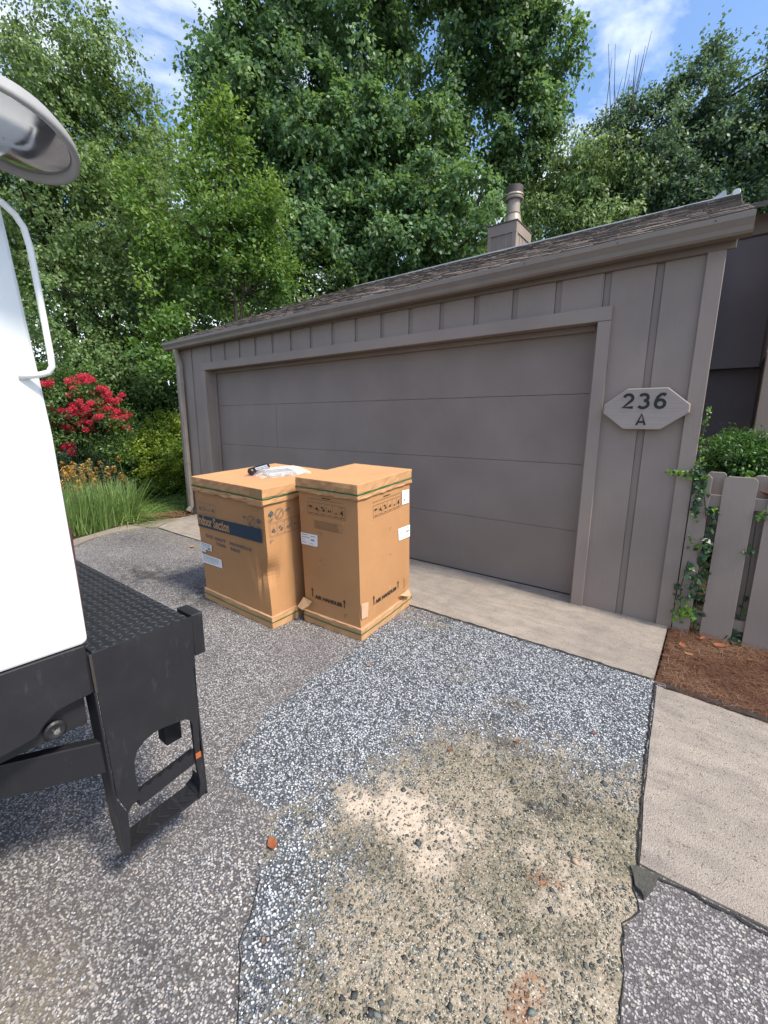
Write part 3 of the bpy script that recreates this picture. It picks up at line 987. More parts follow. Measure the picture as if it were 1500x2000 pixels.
nrow = int((sl - .02) / expo)
placed = []
for rrow in range(nrow):
    s = rrow * expo + .004
    fr = s / sl
    xl = XL + (XRL - XL) * max(fr, 0); xr = (XR - .01 + (XJ - XR + .01) * max(fr, 0) / FJ) if fr < FJ else XJ + (XRR - XJ) * (fr - FJ) / (1 - FJ)
    x = xl - random.uniform(0, .1)
    while x < xr - .03:
        i = random.randrange(14)
        w = variants[i][0]
        if x + w > xr + .01:
            x = xr + .01 - w
        xc = x + w / 2
        base = Vector((xc, EY + math.cos(ua) * s, EZ + math.sin(ua) * s + re(xc) * (1 - max(fr, 0)) + .002))
        jit = random.uniform(-.012, .012)
        placed.append((base, i, jit))
        x += w + .004
camp = Vector((5.73, -3.61, 1.38))
placed.sort(key=lambda t: (t[0] - camp).length)
stuffmb = MB()
for kk, (base, i, jit) in enumerate(placed):
    Mx = Matrix.Translation(base) @ Matrix.Rotation(ua + random.uniform(.012, .04), 4, 'X') @ Matrix.Rotation(jit, 4, 'Z')
    if kk < 290:
        o = link('shingle', vmesh[i][1], roof)
        o.matrix_local = Mx
    else:
        stuffmb.add([Mx @ Vector(p) for p in variants[i][1].v], variants[i][1].f)
o = stuffmb.obj('shingles', M_shingle, roof)
o['kind'] = 'stuff'
# ridge flashing
rg = MB()
rg.tube([(XRL, RYr, RZr + .012), (2.5, RYr, RZr + .02), (XRR - .02, RYr, RZr + .012)], .014, 6)
gchild(rg, 'ridge_flashing', M_flash)
gchild(MB().prism([(0, 0), (.17, .02), (.15, .085)], 1, RYr - .01, RYr + .0), 'flashing_tab', M_flash).location = GO + Vector((5.28, 0, RZr + .0))
tabm = MB()
tabm.lathe([(0, 0), (.034, 0), (.038, .004), (.034, .008), (0, .008)], 16, Matrix.Translation((5.53, RYr - .02, RZr + .025)) @ Matrix.Rotation(R(80), 4, 'X'))
gchild(tabm, 'flashing_tab', M_flash)

# house number sign
sg = thing('house_number_sign', 'eight-sided taupe wooden plaque with carved black 236 over A on the garage wall', 'sign', (5.30, YS - .035, 1.485))
sp_ = [(5.052, 1.458), (5.052, 1.517), (5.188, 1.620), (5.420, 1.620), (5.550, 1.512), (5.550, 1.460), (5.404, 1.352), (5.186, 1.352)]
MB().prism([(a - 5.30, b - 1.485) for a, b in sp_], 1, -.024, .014).obj('plaque', M_sign, sg, bevel=.006)
def stroke(mb, pts, w, y, t=.0018, n=6):
    """flat ribbon with square-ish ends in the xz plane"""
    P = [Vector((a, 0, b)) for a, b in pts]
    vv = []
    for i, p in enumerate(P):
        d = (P[min(i + 1, len(P) - 1)] - P[max(i - 1, 0)]).normalized()
        q = Vector((-d.z, 0, d.x)) * (w / 2)
        vv += [p - q + Vector((0, y, 0)), p + q + Vector((0, y, 0)), p - q + Vector((0, y + t, 0)), p + q + Vector((0, y + t, 0))]
    ff = []
    for i in range(len(P) - 1):
        k = 4 * i
        ff += [(k, k + 1, k + 5, k + 4), (k + 2, k + 6, k + 7, k + 3), (k, k + 4, k + 6, k + 2), (k + 1, k + 3, k + 7, k + 5)]
    ff += [(0, 2, 3, 1), tuple(len(vv) - 4 + q for q in (0, 1, 3, 2))]
    mb.add(vv, ff)
def arc(cx, cz, rx, rz, a0, a1, n=12):
    return [(cx + rx * math.cos(R(a0 + (a1 - a0) * i / n)), cz + rz * math.sin(R(a0 + (a1 - a0) * i / n))) for i in range(n + 1)]
h = .098
def digit(ch):
    if ch == '2':
        return [arc(.034, h - .030, .026, .024, 165, -35, 12) + [(.008, .008), (.066, .008)]]
    if ch == '3':
        return [arc(.034, h - .028, .025, .022, 150, -80, 10), arc(.034, .030, .029, .025, 85, -150, 12)]
    if ch == '6':
        return [arc(.034, .031, .026, .025, 0, 360, 16), [(.062, h - .012), (.048, h - .006), (.034, h - .008), (.020, h - .022), (.011, .052), (.008, .031)]]
    if ch == 'A':
        return [[(0, 0), (.026, .072), (.050, 0)], [(.009, .020), (.043, .020)]]
for ch, x0, z0, sc in (('2', 5.166, 1.489, 1), ('3', 5.256, 1.488, 1), ('6', 5.352, 1.487, 1)):
    d = MB()
    for si, s in enumerate(digit(ch)):
        stroke(d, [(x0 - 5.30 + a * sc, z0 - 1.485 + b) for a, b in s], .0185, -.0262 - .0004 * si)
    d.obj('numeral', M_black, sg)
d = MB()
for si, s in enumerate(digit('A')):
    stroke(d, [(5.264 - 5.30 + a, 1.381 - 1.485 + b) for a, b in s], .0125, -.0262 - .0004 * si)
d.obj('letter', M_black, sg)

# ------------------------------------------------------------------ fence on the right
FY = -.155
F = thing('picket_fence', 'taupe board-on-board picket fence with clipped corners beside the garage', 'fence', (6.6, FY, 0))
FO = Vector((-6.6, -FY, 0))
def picket(x0, w, z0, z1, y0, y1, c=.02):
    m_ = MB().prism([(x0, z0), (x0 + w, z0), (x0 + w, z1 - c), (x0 + w - c, z1), (x0 + c, z1), (x0, z1 - c)], 1, y0, y1)
    o = m_.obj('picket', M_trim, F, bevel=.002)
    o.location = FO + Vector((0, 0, random.uniform(-.004, .004)))
    return o
for i in range(14):
    x0 = 5.556 + .2225 * i
    if i == 0:
        x0 = 5.624
        picket(x0, .096, -.05, 1.078, FY - .022, FY - .002)
    else:
        picket(x0, .165, -.065, 1.072, FY - .022, FY - .002)
for i in range(14):
    x0 = 5.69 + .2225 * i
    picket(x0 + .01 if i else x0, .10 if i == 0 else .165, (.62 if i == 0 else -.05), 1.085, FY + .040, FY + .058, .015)
for z0, z1 in ((.868, .945), (.075, .150)):
    o = MB().box((5.622, FY - .0015, z0), (8.7, FY + .0395, z1)).obj('rail', M_trimh, F, bevel=.002)
    o.location = FO
o = MB().box((8.62, FY + .06, -.05), (8.71, FY + .15, 1.1)).obj('post', M_trim, F, bevel=.003)
o.location = FO

# ------------------------------------------------------------------ neighbouring house in deep shade on the right
Hh = thing('entry_wing', 'dark taupe house wing in deep shade behind the fence', 'house', (6.8, 3.0, 0))
HO = Vector((-6.8, -3.0, 0))
def hchild(mb, name, mat, bevel=0, parent=None):
    o = mb.obj(name, mat, parent or Hh, bevel=bevel)
    if parent is None:
        o.location = HO
    return o
hchild(MB().box((5.50, 3.0, 2.03), (9.0, 3.14, 3.43)), 'upper_wall', M_shadowwall)
hchild(MB().box((5.50, 3.145, -.05), (9.0, 3.28, 3.42)), 'rear_wall', M_shadowwall)
hchild(MB().box((5.62, 2.95, 3.40), (9.0, 2.9985, 3.60)), 'fascia_board', M_trimh)
hchild(MB().box((5.99, 1.92, -.05), (6.08, 3.159, 2.029)), 'side_wall', M_shadowwall)
hchild(MB().box((5.965, 1.80, 2.031), (9.0, 2.949, 3.43)), 'bay_wall', M_shadowwall)
hchild(MB().box((5.965, 1.74, -.05), (6.10, 1.915, 2.03)), 'post', M_trim, .003)
hchild(MB().add([(5.62, 2.6, 3.55), (9.2, 2.6, 3.55), (9.2, 5.6, 4.6), (5.62, 5.6, 4.6), (5.62, 2.6, 3.60), (9.2, 2.6, 3.60), (9.2, 5.6, 4.65), (5.62, 5.6, 4.65)], [(0, 1, 2, 3), (4, 7, 6, 5), (0, 4, 5, 1), (1, 5, 6, 2), (2, 6, 7, 3), (3, 7, 4, 0)]), 'roof', M_shingle)
for i in range(5):
    hchild(MB().box((5.66 + i * .30, 3.132, 0), (5.70 + i * .30, 3.1445, 2.02)), 'batten', M_shadowwall)

# house behind the garage that carries the chimney
H2 = thing('rear_house', 'taupe house behind the garage, only its boxed chimney and flue showing', 'house', (1.0, 9.0, 0))
H2O = Vector((-1.0, -9.0, 0))
def h2(mb, name, mat, bevel=0, parent=None, smooth=False):
    o = mb.obj(name, mat, parent or H2, smooth, bevel)
    if parent is None:
        o.location = H2O
    return o
h2(MB().box((-1.0, 6.6, -.1), (5.0, 11.0, 4.0)), 'wall', M_siding)
h2(MB().add([(-1.3, 6.3, 3.9), (5.3, 6.3, 3.9), (5.3, 8.9, 5.2), (-1.3, 8.9, 5.2), (-1.3, 11.4, 3.9), (5.3, 11.4, 3.9)], [(0, 1, 2, 3), (3, 2, 5, 4), (0, 3, 4), (1, 5, 2), (0, 4, 5, 1)]), 'roof', M_shingle)
cx0, cx1, cy0, cy1, cz1 = .70, 1.40, 7.0, 7.95, 5.955
ch = h2(MB().box((cx0 + .02, cy0 + .02, 3.9), (cx1 - .02, cy1 - .02, cz1 - .01)), 'chimney_box', M_siding)
for a, b in (((cx0, cy0), (cx0 + .09, cy0 + .019)), ((cx1 - .10, cy0), (cx1, cy0 + .019)), ((cx1 - .019, cy0 + .0195), (cx1, cy0 + .10)), ((cx1 - .019, cy1 - .09), (cx1, cy1))):
    h2(MB().box((*a, 4.4), (*b, cz1 - .23)), 'corner_trim', M_trim, parent=ch)
h2(MB().box((cx0 - .002, cy0 - .004, cz1 - .229), (cx1 + .002, cy0 + .0195, cz1)), 'top_band', M_trimh, parent=ch)
h2(MB().box((cx1 - .019, cy0 + .02, cz1 - .229), (cx1 + .004, cy1, cz1)), 'top_band', M_trimh, parent=ch)
for xx in (cx0 + .24, cx0 + .44):
    h2(MB().box((xx, cy0 + .008, 4.4), (xx + .035, cy0 + .0198, cz1 - .23)), 'batten', M_trim, parent=ch)
for yy in (cy0 + .26, cy0 + .46, cy0 + .66):
    h2(MB().box((cx1 - .0198, yy, 4.4), (cx1 - .010, yy + .03, cz1 - .23)), 'batten', M_trim, parent=ch)
h2(MB().box((cx0 - .02, cy0 - .02, cz1 + .001), (cx1 + .02, cy1 + .02, cz1 + .02)), 'cap_plate', M_cap, parent=ch)
fx, fy = 1.12, 7.45
fl = MB().lathe([(0.001, cz1 + .02), (.235, cz1 + .02), (.225, cz1 + .05), (.155, cz1 + .32), (.17, cz1 + .325), (.17, cz1 + .345), (.145, cz1 + .35), (.145, cz1 + .66), (.001, cz1 + .66)], 28, Matrix.Translation((fx, fy, 0)))
flo = h2(fl, 'flue', M_down, smooth=False)
h2(MB().lathe([(.13, cz1 + .62), (.205, cz1 + .62), (.215, cz1 + .645), (.195, cz1 + .66), (.195, cz1 + .685), (.215, cz1 + .70), (.205, cz1 + .735), (.13, cz1 + .735)], 28, Matrix.Translation((fx, fy, 0))), 'flue_collar', M_down, parent=flo)
h2(MB().lathe([(.001, cz1 + .735), (.185, cz1 + .735), (.195, cz1 + .90), (.16, cz1 + .915), (.001, cz1 + .915)], 28, Matrix.Translation((fx, fy, 0))), 'flue_cap', M_cap, parent=flo)

# ------------------------------------------------------------------ cartons
def text_mesh(body, size, mat, name, bold=.0, sx=1.0, spacing=1.0):
    cu = bpy.data.curves.new('txt', 'FONT')
    cu.body = body
    cu.size = size
    cu.offset = bold
    cu.space_character = spacing
    cu.align_x = 'LEFT'
    cu.resolution_u = 3
    to = bpy.data.objects.new('txt', cu)
    COL.objects.link(to)
    bpy.context.view_layer.update()
    me = bpy.data.meshes.new_from_object(to.evaluated_get(bpy.context.evaluated_depsgraph_get()))
    bpy.data.objects.remove(to)
    xs = [v.co.x for v in me.vertices]
    for v in me.vertices:
        v.co.x = (v.co.x - min(xs)) * sx
    me.name = name
    me.materials.clear()
    me.materials.append(mat)
    return me
def flatprint(parent, face, me, u, z, off, name, width=None, rot=0, label=None):
    """put a flat mesh (xy plane) on a carton face; face 'front' (y=const) or 'right' (x=const)"""
    if width:
        xs = [v.co.x for v in me.vertices]
        s = width / (max(xs) - min(xs))
    else:
        s = 1
    o = link(name, me, parent)
    if face == 'front':
        o.matrix_local = Matrix.Translation((u, off, z)) @ Matrix.Rotation(R(90), 4, 'X') @ Matrix.Rotation(rot, 4, 'Z') @ Matrix.Diagonal((s, 1, 1, 1))
    else:
        o.matrix_local = Matrix.Translation((-off, u, z)) @ Matrix.Rotation(R(90), 4, 'Z') @ Matrix.Rotation(R(90), 4, 'X') @ Matrix.Rotation(rot, 4, 'Z') @ Matrix.Diagonal((s, 1, 1, 1))
    if label:
        o['label'] = label
    return o
def rects(lst, mat, name='print'):
    mb = MB()
    for r_ in lst:
        if len(r_) == 4:
            x0, y0, x1, y1 = r_
            mb.add([(x0, y0, 0), (x1, y0, 0), (x1, y1, 0), (x0, y1, 0)], [(0, 1, 2, 3)])
    me = bpy.data.meshes.new(name)
    me.from_pydata(mb.v, [], mb.f)
    me.materials.append(mat)
    return me
def frame(x0, y0, x1, y1, t):
    return [(x0, y0, x1, y0 + t), (x0, y1 - t, x1, y1), (x0, y0 + t, x0 + t, y1 - t), (x1 - t, y0 + t, x1, y1 - t)]
def polymesh(polys, mat, name):
    me = bpy.data.meshes.new(name)
    v = []; f = []
    for p in polys:
        k = len(v)
        v += [(a, b, 0) for a, b in p]
        f.append(tuple(range(k, k + len(p))))
    me.from_pydata(v, [], f)
    me.materials.append(mat)
    return me
def ring(cx, cy, r, t, n=24):
    out = []
    for i in range(n):
        a0, a1 = 2 * math.pi * i / n, 2 * math.pi * (i + 1) / n
        out.append([(cx + r * math.cos(a0), cy + r * math.sin(a0)), (cx + r * math.cos(a1), cy + r * math.sin(a1)), (cx + (r - t) * math.cos(a1), cy + (r - t) * math.sin(a1)), (cx + (r - t) * math.cos(a0), cy + (r - t) * math.sin(a0))])
    return out
def umbrella(cx, cy, s):
    top = [(cx + s * math.cos(R(a)), cy + s * .55 * math.sin(R(a))) for a in range(0, 181, 20)]
    return [top, [(cx - s * .06, cy - s * 1.1), (cx + s * .06, cy - s * 1.1), (cx + s * .06, cy), (cx - s * .06, cy)]]
def house_icon(cx, cy, s):
    return [[(cx - s, cy), (cx, cy + s), (cx + s, cy), (cx + s * .7, cy), (cx + s * .8, cy - s * .5), (cx + .15 * s, cy - .3 * s), (cx + .15 * s, cy - s * .8), (cx - .15 * s, cy - s * .8), (cx - .15 * s, cy - .3 * s), (cx - s * .8, cy - s * .5), (cx - s * .7, cy)]]
def bar(x0, y0, x1, y1, w):
    d = Vector((x1 - x0, y1 - y0)).normalized()
    q = Vector((-d.y, d.x)) * w / 2
    return [[(x0 - q.x, y0 - q.y), (x1 - q.x, y1 - q.y), (x1 + q.x, y1 + q.y), (x0 + q.x, y0 + q.y)]]
def cart(cx, cy, s, k):
    """small pictogram of a trolley or clamp lifting a box"""
    out = []
    if k == 0:
        out += [[(cx - .5 * s, cy - .45 * s), (cx + .35 * s, cy - .45 * s), (cx + .35 * s, cy + .15 * s), (cx - .5 * s, cy + .15 * s)]]
        out += bar(cx + .4 * s, cy - .6 * s, cx - .1 * s, cy + .9 * s, .09 * s)
        out += [[(cx + .45 * s + .22 * s * math.cos(R(a)), cy - .6 * s + .22 * s * math.sin(R(a))) for a in range(0, 360, 45)]]
    elif k == 1:
        out += [[(cx - .6 * s, cy + .2 * s), (cx - .05 * s, cy + .2 * s), (cx - .05 * s, cy + .65 * s), (cx - .6 * s, cy + .65 * s)]]
        out += [[(cx + .0 * s, cy - .6 * s), (cx + .6 * s, cy - .6 * s), (cx + .6 * s, cy - .05 * s), (cx, cy - .05 * s)]]
        out += bar(cx - .5 * s, cy - .7 * s, cx + .6 * s, cy + .7 * s, .09 * s)
    elif k == 2:
        out += [[(cx - .55 * s, cy - .5 * s), (cx - .1 * s, cy - .5 * s), (cx - .1 * s, cy + .2 * s), (cx - .35 * s, cy - .05 * s)]]
        out += [[(cx + .05 * s, cy - .5 * s), (cx + .6 * s, cy - .5 * s), (cx + .6 * s, cy + .3 * s), (cx + .3 * s, cy - .1 * s)]]
    else:
        out += bar(cx - .5 * s, cy - .6 * s, cx - .1 * s, cy + .3 * s, .08 * s)
        out += bar(cx + .5 * s, cy - .6 * s, cx + .1 * s, cy + .3 * s, .08 * s)
        out += [[(cx - .4 * s, cy - .1 * s), (cx + .4 * s, cy - .1 * s), (cx + .4 * s, cy + .05 * s), (cx - .4 * s, cy + .05 * s)]]
    return out
def uparrow(cx, y0, y1, w):
    return [[(cx - w * .3, y0), (cx + w * .3, y0), (cx + w * .3, y1 - w * 1.6), (cx - w * .3, y1 - w * 1.6)], [(cx - w, y1 - w * 1.9), (cx + w, y1 - w * 1.9), (cx, y1)]]

def grid_carton(w, d, z0, z1, inset, defo, seed):
    """open carton sleeve with slightly bulged, dented faces"""
    nu, nv, nz = 26, 24, 34
    x1, x0, y0, y1 = -inset, -w + inset, inset, d - inset
    ring_ = [(x0 + (x1 - x0) * i / nu, y0) for i in range(nu)] + [(x1, y0 + (y1 - y0) * i / nv) for i in range(nv)] + [(x1 - (x1 - x0) * i / nu, y1) for i in range(nu)] + [(x0, y1 - (y1 - y0) * i / nv) for i in range(nv)]
    n = len(ring_)
    V = []
    for k in range(nz + 1):
        z = z0 + (z1 - z0) * k / nz
        for (x, y) in ring_:
            V.append(defo(x, y, z, x0, x1, y0, y1))
    Fq = [(k * n + j, k * n + (j + 1) % n, (k + 1) * n + (j + 1) % n, (k + 1) * n + j) for k in range(nz) for j in range(n)]
    mb = MB()
    mb.add(V, Fq)
    return mb
def sm(a):
    return math.exp(-a * a)
def lid_mesh(w, d, z0, z1, t=.0, wave=.002, seed=1, ext=0):
    r = random.Random(seed)
    wave = wave * 1.5
    mb = MB()
    nu, nv = 18, 16
    ring_ = [(-w + w * i / nu, 0) for i in range(nu)] + [(0, d * i / nv) for i in range(nv)] + [(-w * i / nu, d) for i in range(nu)] + [(-w, d - d * i / nv) for i in range(nv)]
    n = len(ring_)
    V = []
    for k, z in enumerate((z0, (z0 + z1) / 2, z1)):
        for (x, y) in ring_:
            nx = -1 if x < -w + 1e-6 else (1 if x > -1e-6 else 0)
            ny = -1 if y < 1e-6 else (1 if y > d - 1e-6 else 0)
            b = r.uniform(-wave, wave)
            V.append((x + nx * (b + ext), y + ny * (b + ext), z + (r.uniform(-wave, wave) if k == 0 else 0)))
    Fq = [(k * n + j, k * n + (j + 1) % n, (k + 1) * n + (j + 1) % n, (k + 1) * n + j) for k in range(2) for j in range(n)]
    Fq.append(tuple(2 * n + j for j in range(n)))
    Fq.append(tuple(j for j in range(n))[::-1])
    mb.add(V, Fq)
    return mb
def band(w, d, z, hh, off, sag):
    """strap running round the carton"""
    pts = []
    n = 16
    for i in range(n):
        pts.append((-w + w * i / n, -off, 0, i / n))
    pts.append((off * .7, -off * .7, 0, 0))
    for i in range(1, n):
        pts.append((off, d * i / n, 0, i / n))
    pts.append((off * .7, d + off * .7, 0, 0))
    for i in range(1, n):
        pts.append((-w * i / n, d + off, 0, i / n))
    pts.append((-w - off * .7, d + off * .7, 0, 0))
    for i in range(1, n):
        pts.append((-w - off, d - d * i / n, 0, i / n))
    pts.append((-w - off * .7, -off * .7, 0, 0))
    mb = MB()
    V = []
    for x, y, _, t in pts:
        dz = sag * math.sin(math.pi * t)
        V += [(x, y, z + dz), (x, y, z + hh + dz), (x * .996, y + (.002 if y < 0 else -.002), z + hh + dz), (x * .996, y + (.002 if y < 0 else -.002), z + dz)]
    k = len(pts)
    for i in range(k):
        j = (i + 1) % k
        mb.f.append((4 * i, 4 * j, 4 * j + 1, 4 * i + 1))
        mb.f.append((4 * i + 1, 4 * j + 1, 4 * j + 2, 4 * i + 2))
        mb.f.append((4 * i, 4 * i + 3, 4 * j + 3, 4 * j))
    mb.v = V
    return mb

# wide carton
WL = (.856, .81, 1.015)
CL = thing('cardboard_carton', 'wide cardboard carton with blue Indoor Section stripe and dented front corner', 'carton', (3.384, -1.828, -.056), (R(3.07), R(1.37), R(.41)), 'tall shipping cartons on the driveway')
def defoL(x, y, z, x0, x1, y0, y1):
    w = x1 - x0
    bul = .006 * math.sin(math.pi * (z - .05) / .95)
    nx, ny = x, y
    if y <= y0 + 1e-6: ny -= bul * math.sin(math.pi * (x - x0) / w)
    if x >= x1 - 1e-6: nx += bul * math.sin(math.pi * (y - y0) / (y1 - y0))
    e = math.hypot(x1 - x, y - y0)
    g = math.exp(-(e / .085) ** 2)
    push = .060 * sm((z - .40) / .085) - .010 * sm((z - .56) / .09) + .018 * sm((z - .26) / .10)
    nx -= push * g * .85
    ny += push * g * .45
    if y <= y0 + 1e-6:
        ny += .022 * sm((x - x1 + .085) / .018) * sm((z - .40) / .13) - .006 * sm((x - x1 + .05) / .015) * sm((z - .32) / .1)
        ny += .004 * sm((x - x1 + .16 + .3 * (z - .4)) / .02) * sm((z - .42) / .12)
    if x >= x1 - 1e-6:
        nx -= .008 * sm((y - y0 - .07) / .02) * sm((z - .35) / .14) + .004 * sm((y - y0 - .13) / .02) * sm((z - .5) / .2)
    return (nx, ny, z)
grid_carton(WL[0], WL[1], .02, .96, .013, defoL, 3).obj('carton_body', M_card, CL, smooth=False)
lidL = lid_mesh(WL[0], WL[1], .952, WL[2], seed=2).obj('lid', M_cardlid, CL, bevel=.004)
lid_mesh(WL[0], WL[1], .906, .939, seed=4, wave=.003, ext=.001).obj('lid_flange', M_cardlid, CL, bevel=.003)
lid_mesh(WL[0] - .01, WL[1] - .01, .934, .955, seed=14, wave=.001, ext=-.003).obj('lid_flange', M_cardlid, CL)
lid_mesh(WL[0], WL[1], .0, .09, seed=5, wave=.002).obj('base_tray', M_cardlid, CL, bevel=.004)
lid_mesh(WL[0], WL[1], .0885, .0945, seed=6, wave=.0025, ext=.001).obj('tray_rim', M_cardlip, CL)
band(WL[0], WL[1], .941, .009, .0035, .003).obj('strap', M_strap, CL)
band(WL[0], WL[1], .052, .008, .0040, -.004).obj('strap', M_strap, CL)
MB().box((-.16, -.0055, .897), (-.004, -.003, .936)).obj('torn_flap', M_cardlid, CL)
MB().add([(-.13, -.0035, 1.008), (-.004, -.0045, 1.006), (-.004, -.0050, .948), (-.13, -.0035, .950)], [(0, 1, 2, 3)]).obj('packing_tape', plain('brown_tape', (.40, .25, .13), .25, .5), CL)
OF = .0035
flatprint(CL, 'front', polymesh([[(-.836, .624), (-.046, .637), (-.044, .738), (-.836, .718)]], M_blue, 'printed_stripe'), 0, 0, OF, 'printed_stripe', label='dark blue printed stripe')
flatprint(CL, 'front', text_mesh('Indoor Section', .105, M_cardlid, 'printed_text', .003), -.826, .646, OF - .002, 'printed_text', .41, label='tan words Indoor Section in the blue stripe')
flatprint(CL, 'front', text_mesh('DO NOT  HANDLE', .034, M_inkblue, 'printed_text', .0008, spacing=1.2), -.745, .550, OF, 'printed_text', .57)
flatprint(CL, 'front', text_mesh('THIS   SIDE', .034, M_inkblue, 'printed_text', .0008, spacing=1.2), -.615, .508, OF, 'printed_text', .30)
pg = ring(-.148, .775, .040, .0045) + bar(-.172, .750, -.124, .800, .005) + umbrella(-.225, .790, .020) + house_icon(-.070, .785, .023)
flatprint(CL, 'front', polymesh(pg, M_inkblue, 'handling_icons'), 0, 0, OF, 'handling_icons')
flatprint(CL, 'front', text_mesh('UP', .028, M_inkblue, 'printed_text', .0003), -.092, .738, OF, 'printed_text')
pg = []
for f_ in (frame(-.815, .735, -.575, .825, .002),):
    flatprint(CL, 'front', rects(f_ + [(-.758, .737, -.7565, .823), (-.70, .737, -.6985, .823), (-.642, .737, -.6405, .823)], M_inkblue, 'icon_frame'), 0, 0, OF, 'icon_frame')
pg = cart(-.785, .778, .024, 0) + cart(-.728, .778, .024, 1) + cart(-.670, .778, .024, 2)
flatprint(CL, 'front', polymesh(pg, M_inkblue, 'handling_icons'), 0, 0, OF, 'handling_icons')
flatprint(CL, 'front', text_mesh('4', .055, M_inkblue, 'printed_text', .0005), -.625, .757, OF, 'printed_text')
def paper_label(parent, face, poly, off, lines, label):
    me = polymesh([poly], M_white, 'paper_label')
    o = flatprint(parent, face, me, 0, 0, off, 'paper_label', label=label)
    r = random.Random(int(abs(poly[0][0]) * 1000))
    rr = []
    for (x0, y, x1, hgt) in lines:
        x = x0
        while x < x1:
            w = r.uniform(.004, .014)
            rr.append((x, y, min(x + w, x1), y + hgt))
            x += w + .003
    p = link('printed_lines', rects(rr, M_ink, 'printed_lines'), o)
    p.location = (0, 0, .0008)
    return o
paper_label(CL, 'front', [(-.835, .495), (-.68, .495), (-.684, .442), (-.773, .440), (-.772, .416), (-.835, .418)], OF, [(-.825, .482, -.70, .004), (-.825, .470, -.70, .004), (-.825, .456, -.70, .003), (-.825, .440, -.785, .004), (-.74, .448, -.70, .012), (-.825, .427, -.79, .003)], 'torn white paper label near the left edge')
paper_label(CL, 'front', [(-.838, .397), (-.566, .401), (-.562, .331), (-.838, .320)], OF, [(-.82, .385, -.60, .003), (-.82, .375, -.60, .003), (-.82, .365, -.60, .003), (-.82, .353, -.60, .003), (-.82, .341, -.66, .003)], 'long white paper label')
# right face of the wide carton
pg = house_icon(.063, .838, .024) + ring(.133, .828, .037, .004) + bar(.11, .805, .156, .851, .005) + umbrella(.205, .838, .020)
flatprint(CL, 'right', polymesh(pg, M_inkblue, 'handling_icons'), 0, 0, OF - .002, 'handling_icons')
flatprint(CL, 'right', text_mesh('UP', .030, M_inkblue, 'printed_text', .0003), .04, .787, OF - .002, 'printed_text')
flatprint(CL, 'right', rects(frame(.043, .680, .36, .775, .0022) + [(.106, .682, .108, .773), (.168, .682, .170, .773), (.231, .682, .233, .773), (.294, .682, .296, .773)], M_inkblue, 'icon_frame'), 0, 0, OF - .002, 'icon_frame')
pg = []
for i in range(5):
    pg += cart(.075 + .063 * i, .725, .026, (0, 1, 2, 3, 0)[i])
flatprint(CL, 'right', polymesh(pg, M_inkblue, 'handling_icons'), 0, 0, OF - .002, 'handling_icons')
flatprint(CL, 'right', rects([(.04, .652, .066, .655), (.04, .635, .043, .652)], M_inkblue, 'corner_mark'), 0, 0, OF - .002, 'corner_mark')

# tall narrow carton
WR = (.524, .653, 1.073)
CR = thing('cardboard_carton', 'tall narrow cardboard carton printed AIR HANDLER with arrows near its base', 'carton', (3.994, -1.578, -.054), (R(3.76), R(1.33), R(3.53)), 'tall shipping cartons on the driveway')
def defoR(x, y, z, x0, x1, y0, y1):
    bul = .005 * math.sin(math.pi * (z - .05) / 1.0)
    nx, ny = x, y
    if y <= y0 + 1e-6: ny -= bul * math.sin(math.pi * (x - x0) / (x1 - x0))
    if x >= x1 - 1e-6: nx += bul * math.sin(math.pi * (y - y0) / (y1 - y0))
    if x >= x1 - 1e-6:
        nx -= .010 * sm((y - .59) / .03) * sm((z - .16) / .05)
    e = math.hypot(x1 - x, y - y0)
    nx -= .006 * math.exp(-(e / .05) ** 2) * sm((z - .18) / .05)
    return (nx, ny, z)
grid_carton(WR[0], WR[1], .02, 1.02, .013, defoR, 3).obj('carton_body', M_card, CR)
lid_mesh(WR[0], WR[1], 1.012, WR[2], seed=12).obj('lid', M_cardlid, CR, bevel=.004)
lid_mesh(WR[0], WR[1], .974, 1.003, seed=24, wave=.002, ext=.001).obj('lid_flange', M_cardlid, CR, bevel=.003)
lid_mesh(WR[0] - .01, WR[1] - .01, 1.0, 1.014, seed=34, wave=.001, ext=-.003).obj('lid_flange', M_cardlid, CR)
lid_mesh(WR[0], WR[1], .0, .088, seed=25, wave=.002).obj('base_tray', M_cardlid, CR, bevel=.004)
lid_mesh(WR[0], WR[1], .0865, .0925, seed=26, wave=.0025, ext=.001).obj('tray_rim', M_cardlip, CR)
band(WR[0], WR[1], 1.003, .009, .0035, .001).obj('strap', M_strap, CR)
band(WR[0], WR[1], .052, .009, .0040, -.005).obj('strap', M_strap, CR)
OFR = .0065
flatprint(CR, 'front', rects([(-.418, .938, -.119, .9405)] + frame(-.430, .829, -.108, .918, .0022) + [(x, .831, x + .0018, .916) for x in (-.376, -.322, -.268, -.214, -.160)], M_inkfaint, 'icon_frame'), 0, 0, OFR, 'icon_frame')
pg = umbrella(-.403, .882, .018)
for i in range(3):
    pg += cart(-.349 + .054 * i, .878, .024, i)
pg += cart(-.187, .868, .018, 2)
flatprint(CR, 'front', polymesh(pg, M_ink, 'handling_icons'), 0, 0, OFR, 'handling_icons')
flatprint(CR, 'front', text_mesh('4', .050, M_ink, 'printed_text', .0008), -.150, .856, OFR, 'printed_text')
flatprint(CR, 'front', rects([(x, .840, x + .034, .843) for x in (-.420, -.366, -.312, -.258, -.204, -.150)] + [(-.300, .950, -.225, .955), (-.148, .906, -.124, .909)], M_ink, 'printed_lines'), 0, 0, OFR, 'printed_lines')
flatprint(CR, 'front', rects(frame(-.380, .738, -.137, .793, .0022) + [(-.37, .744 + .008 * i, -.37 + random.uniform(.19, .222), .7465 + .008 * i) for i in range(6)], M_inkfaint, 'printed_notice'), 0, 0, OFR, 'printed_notice')
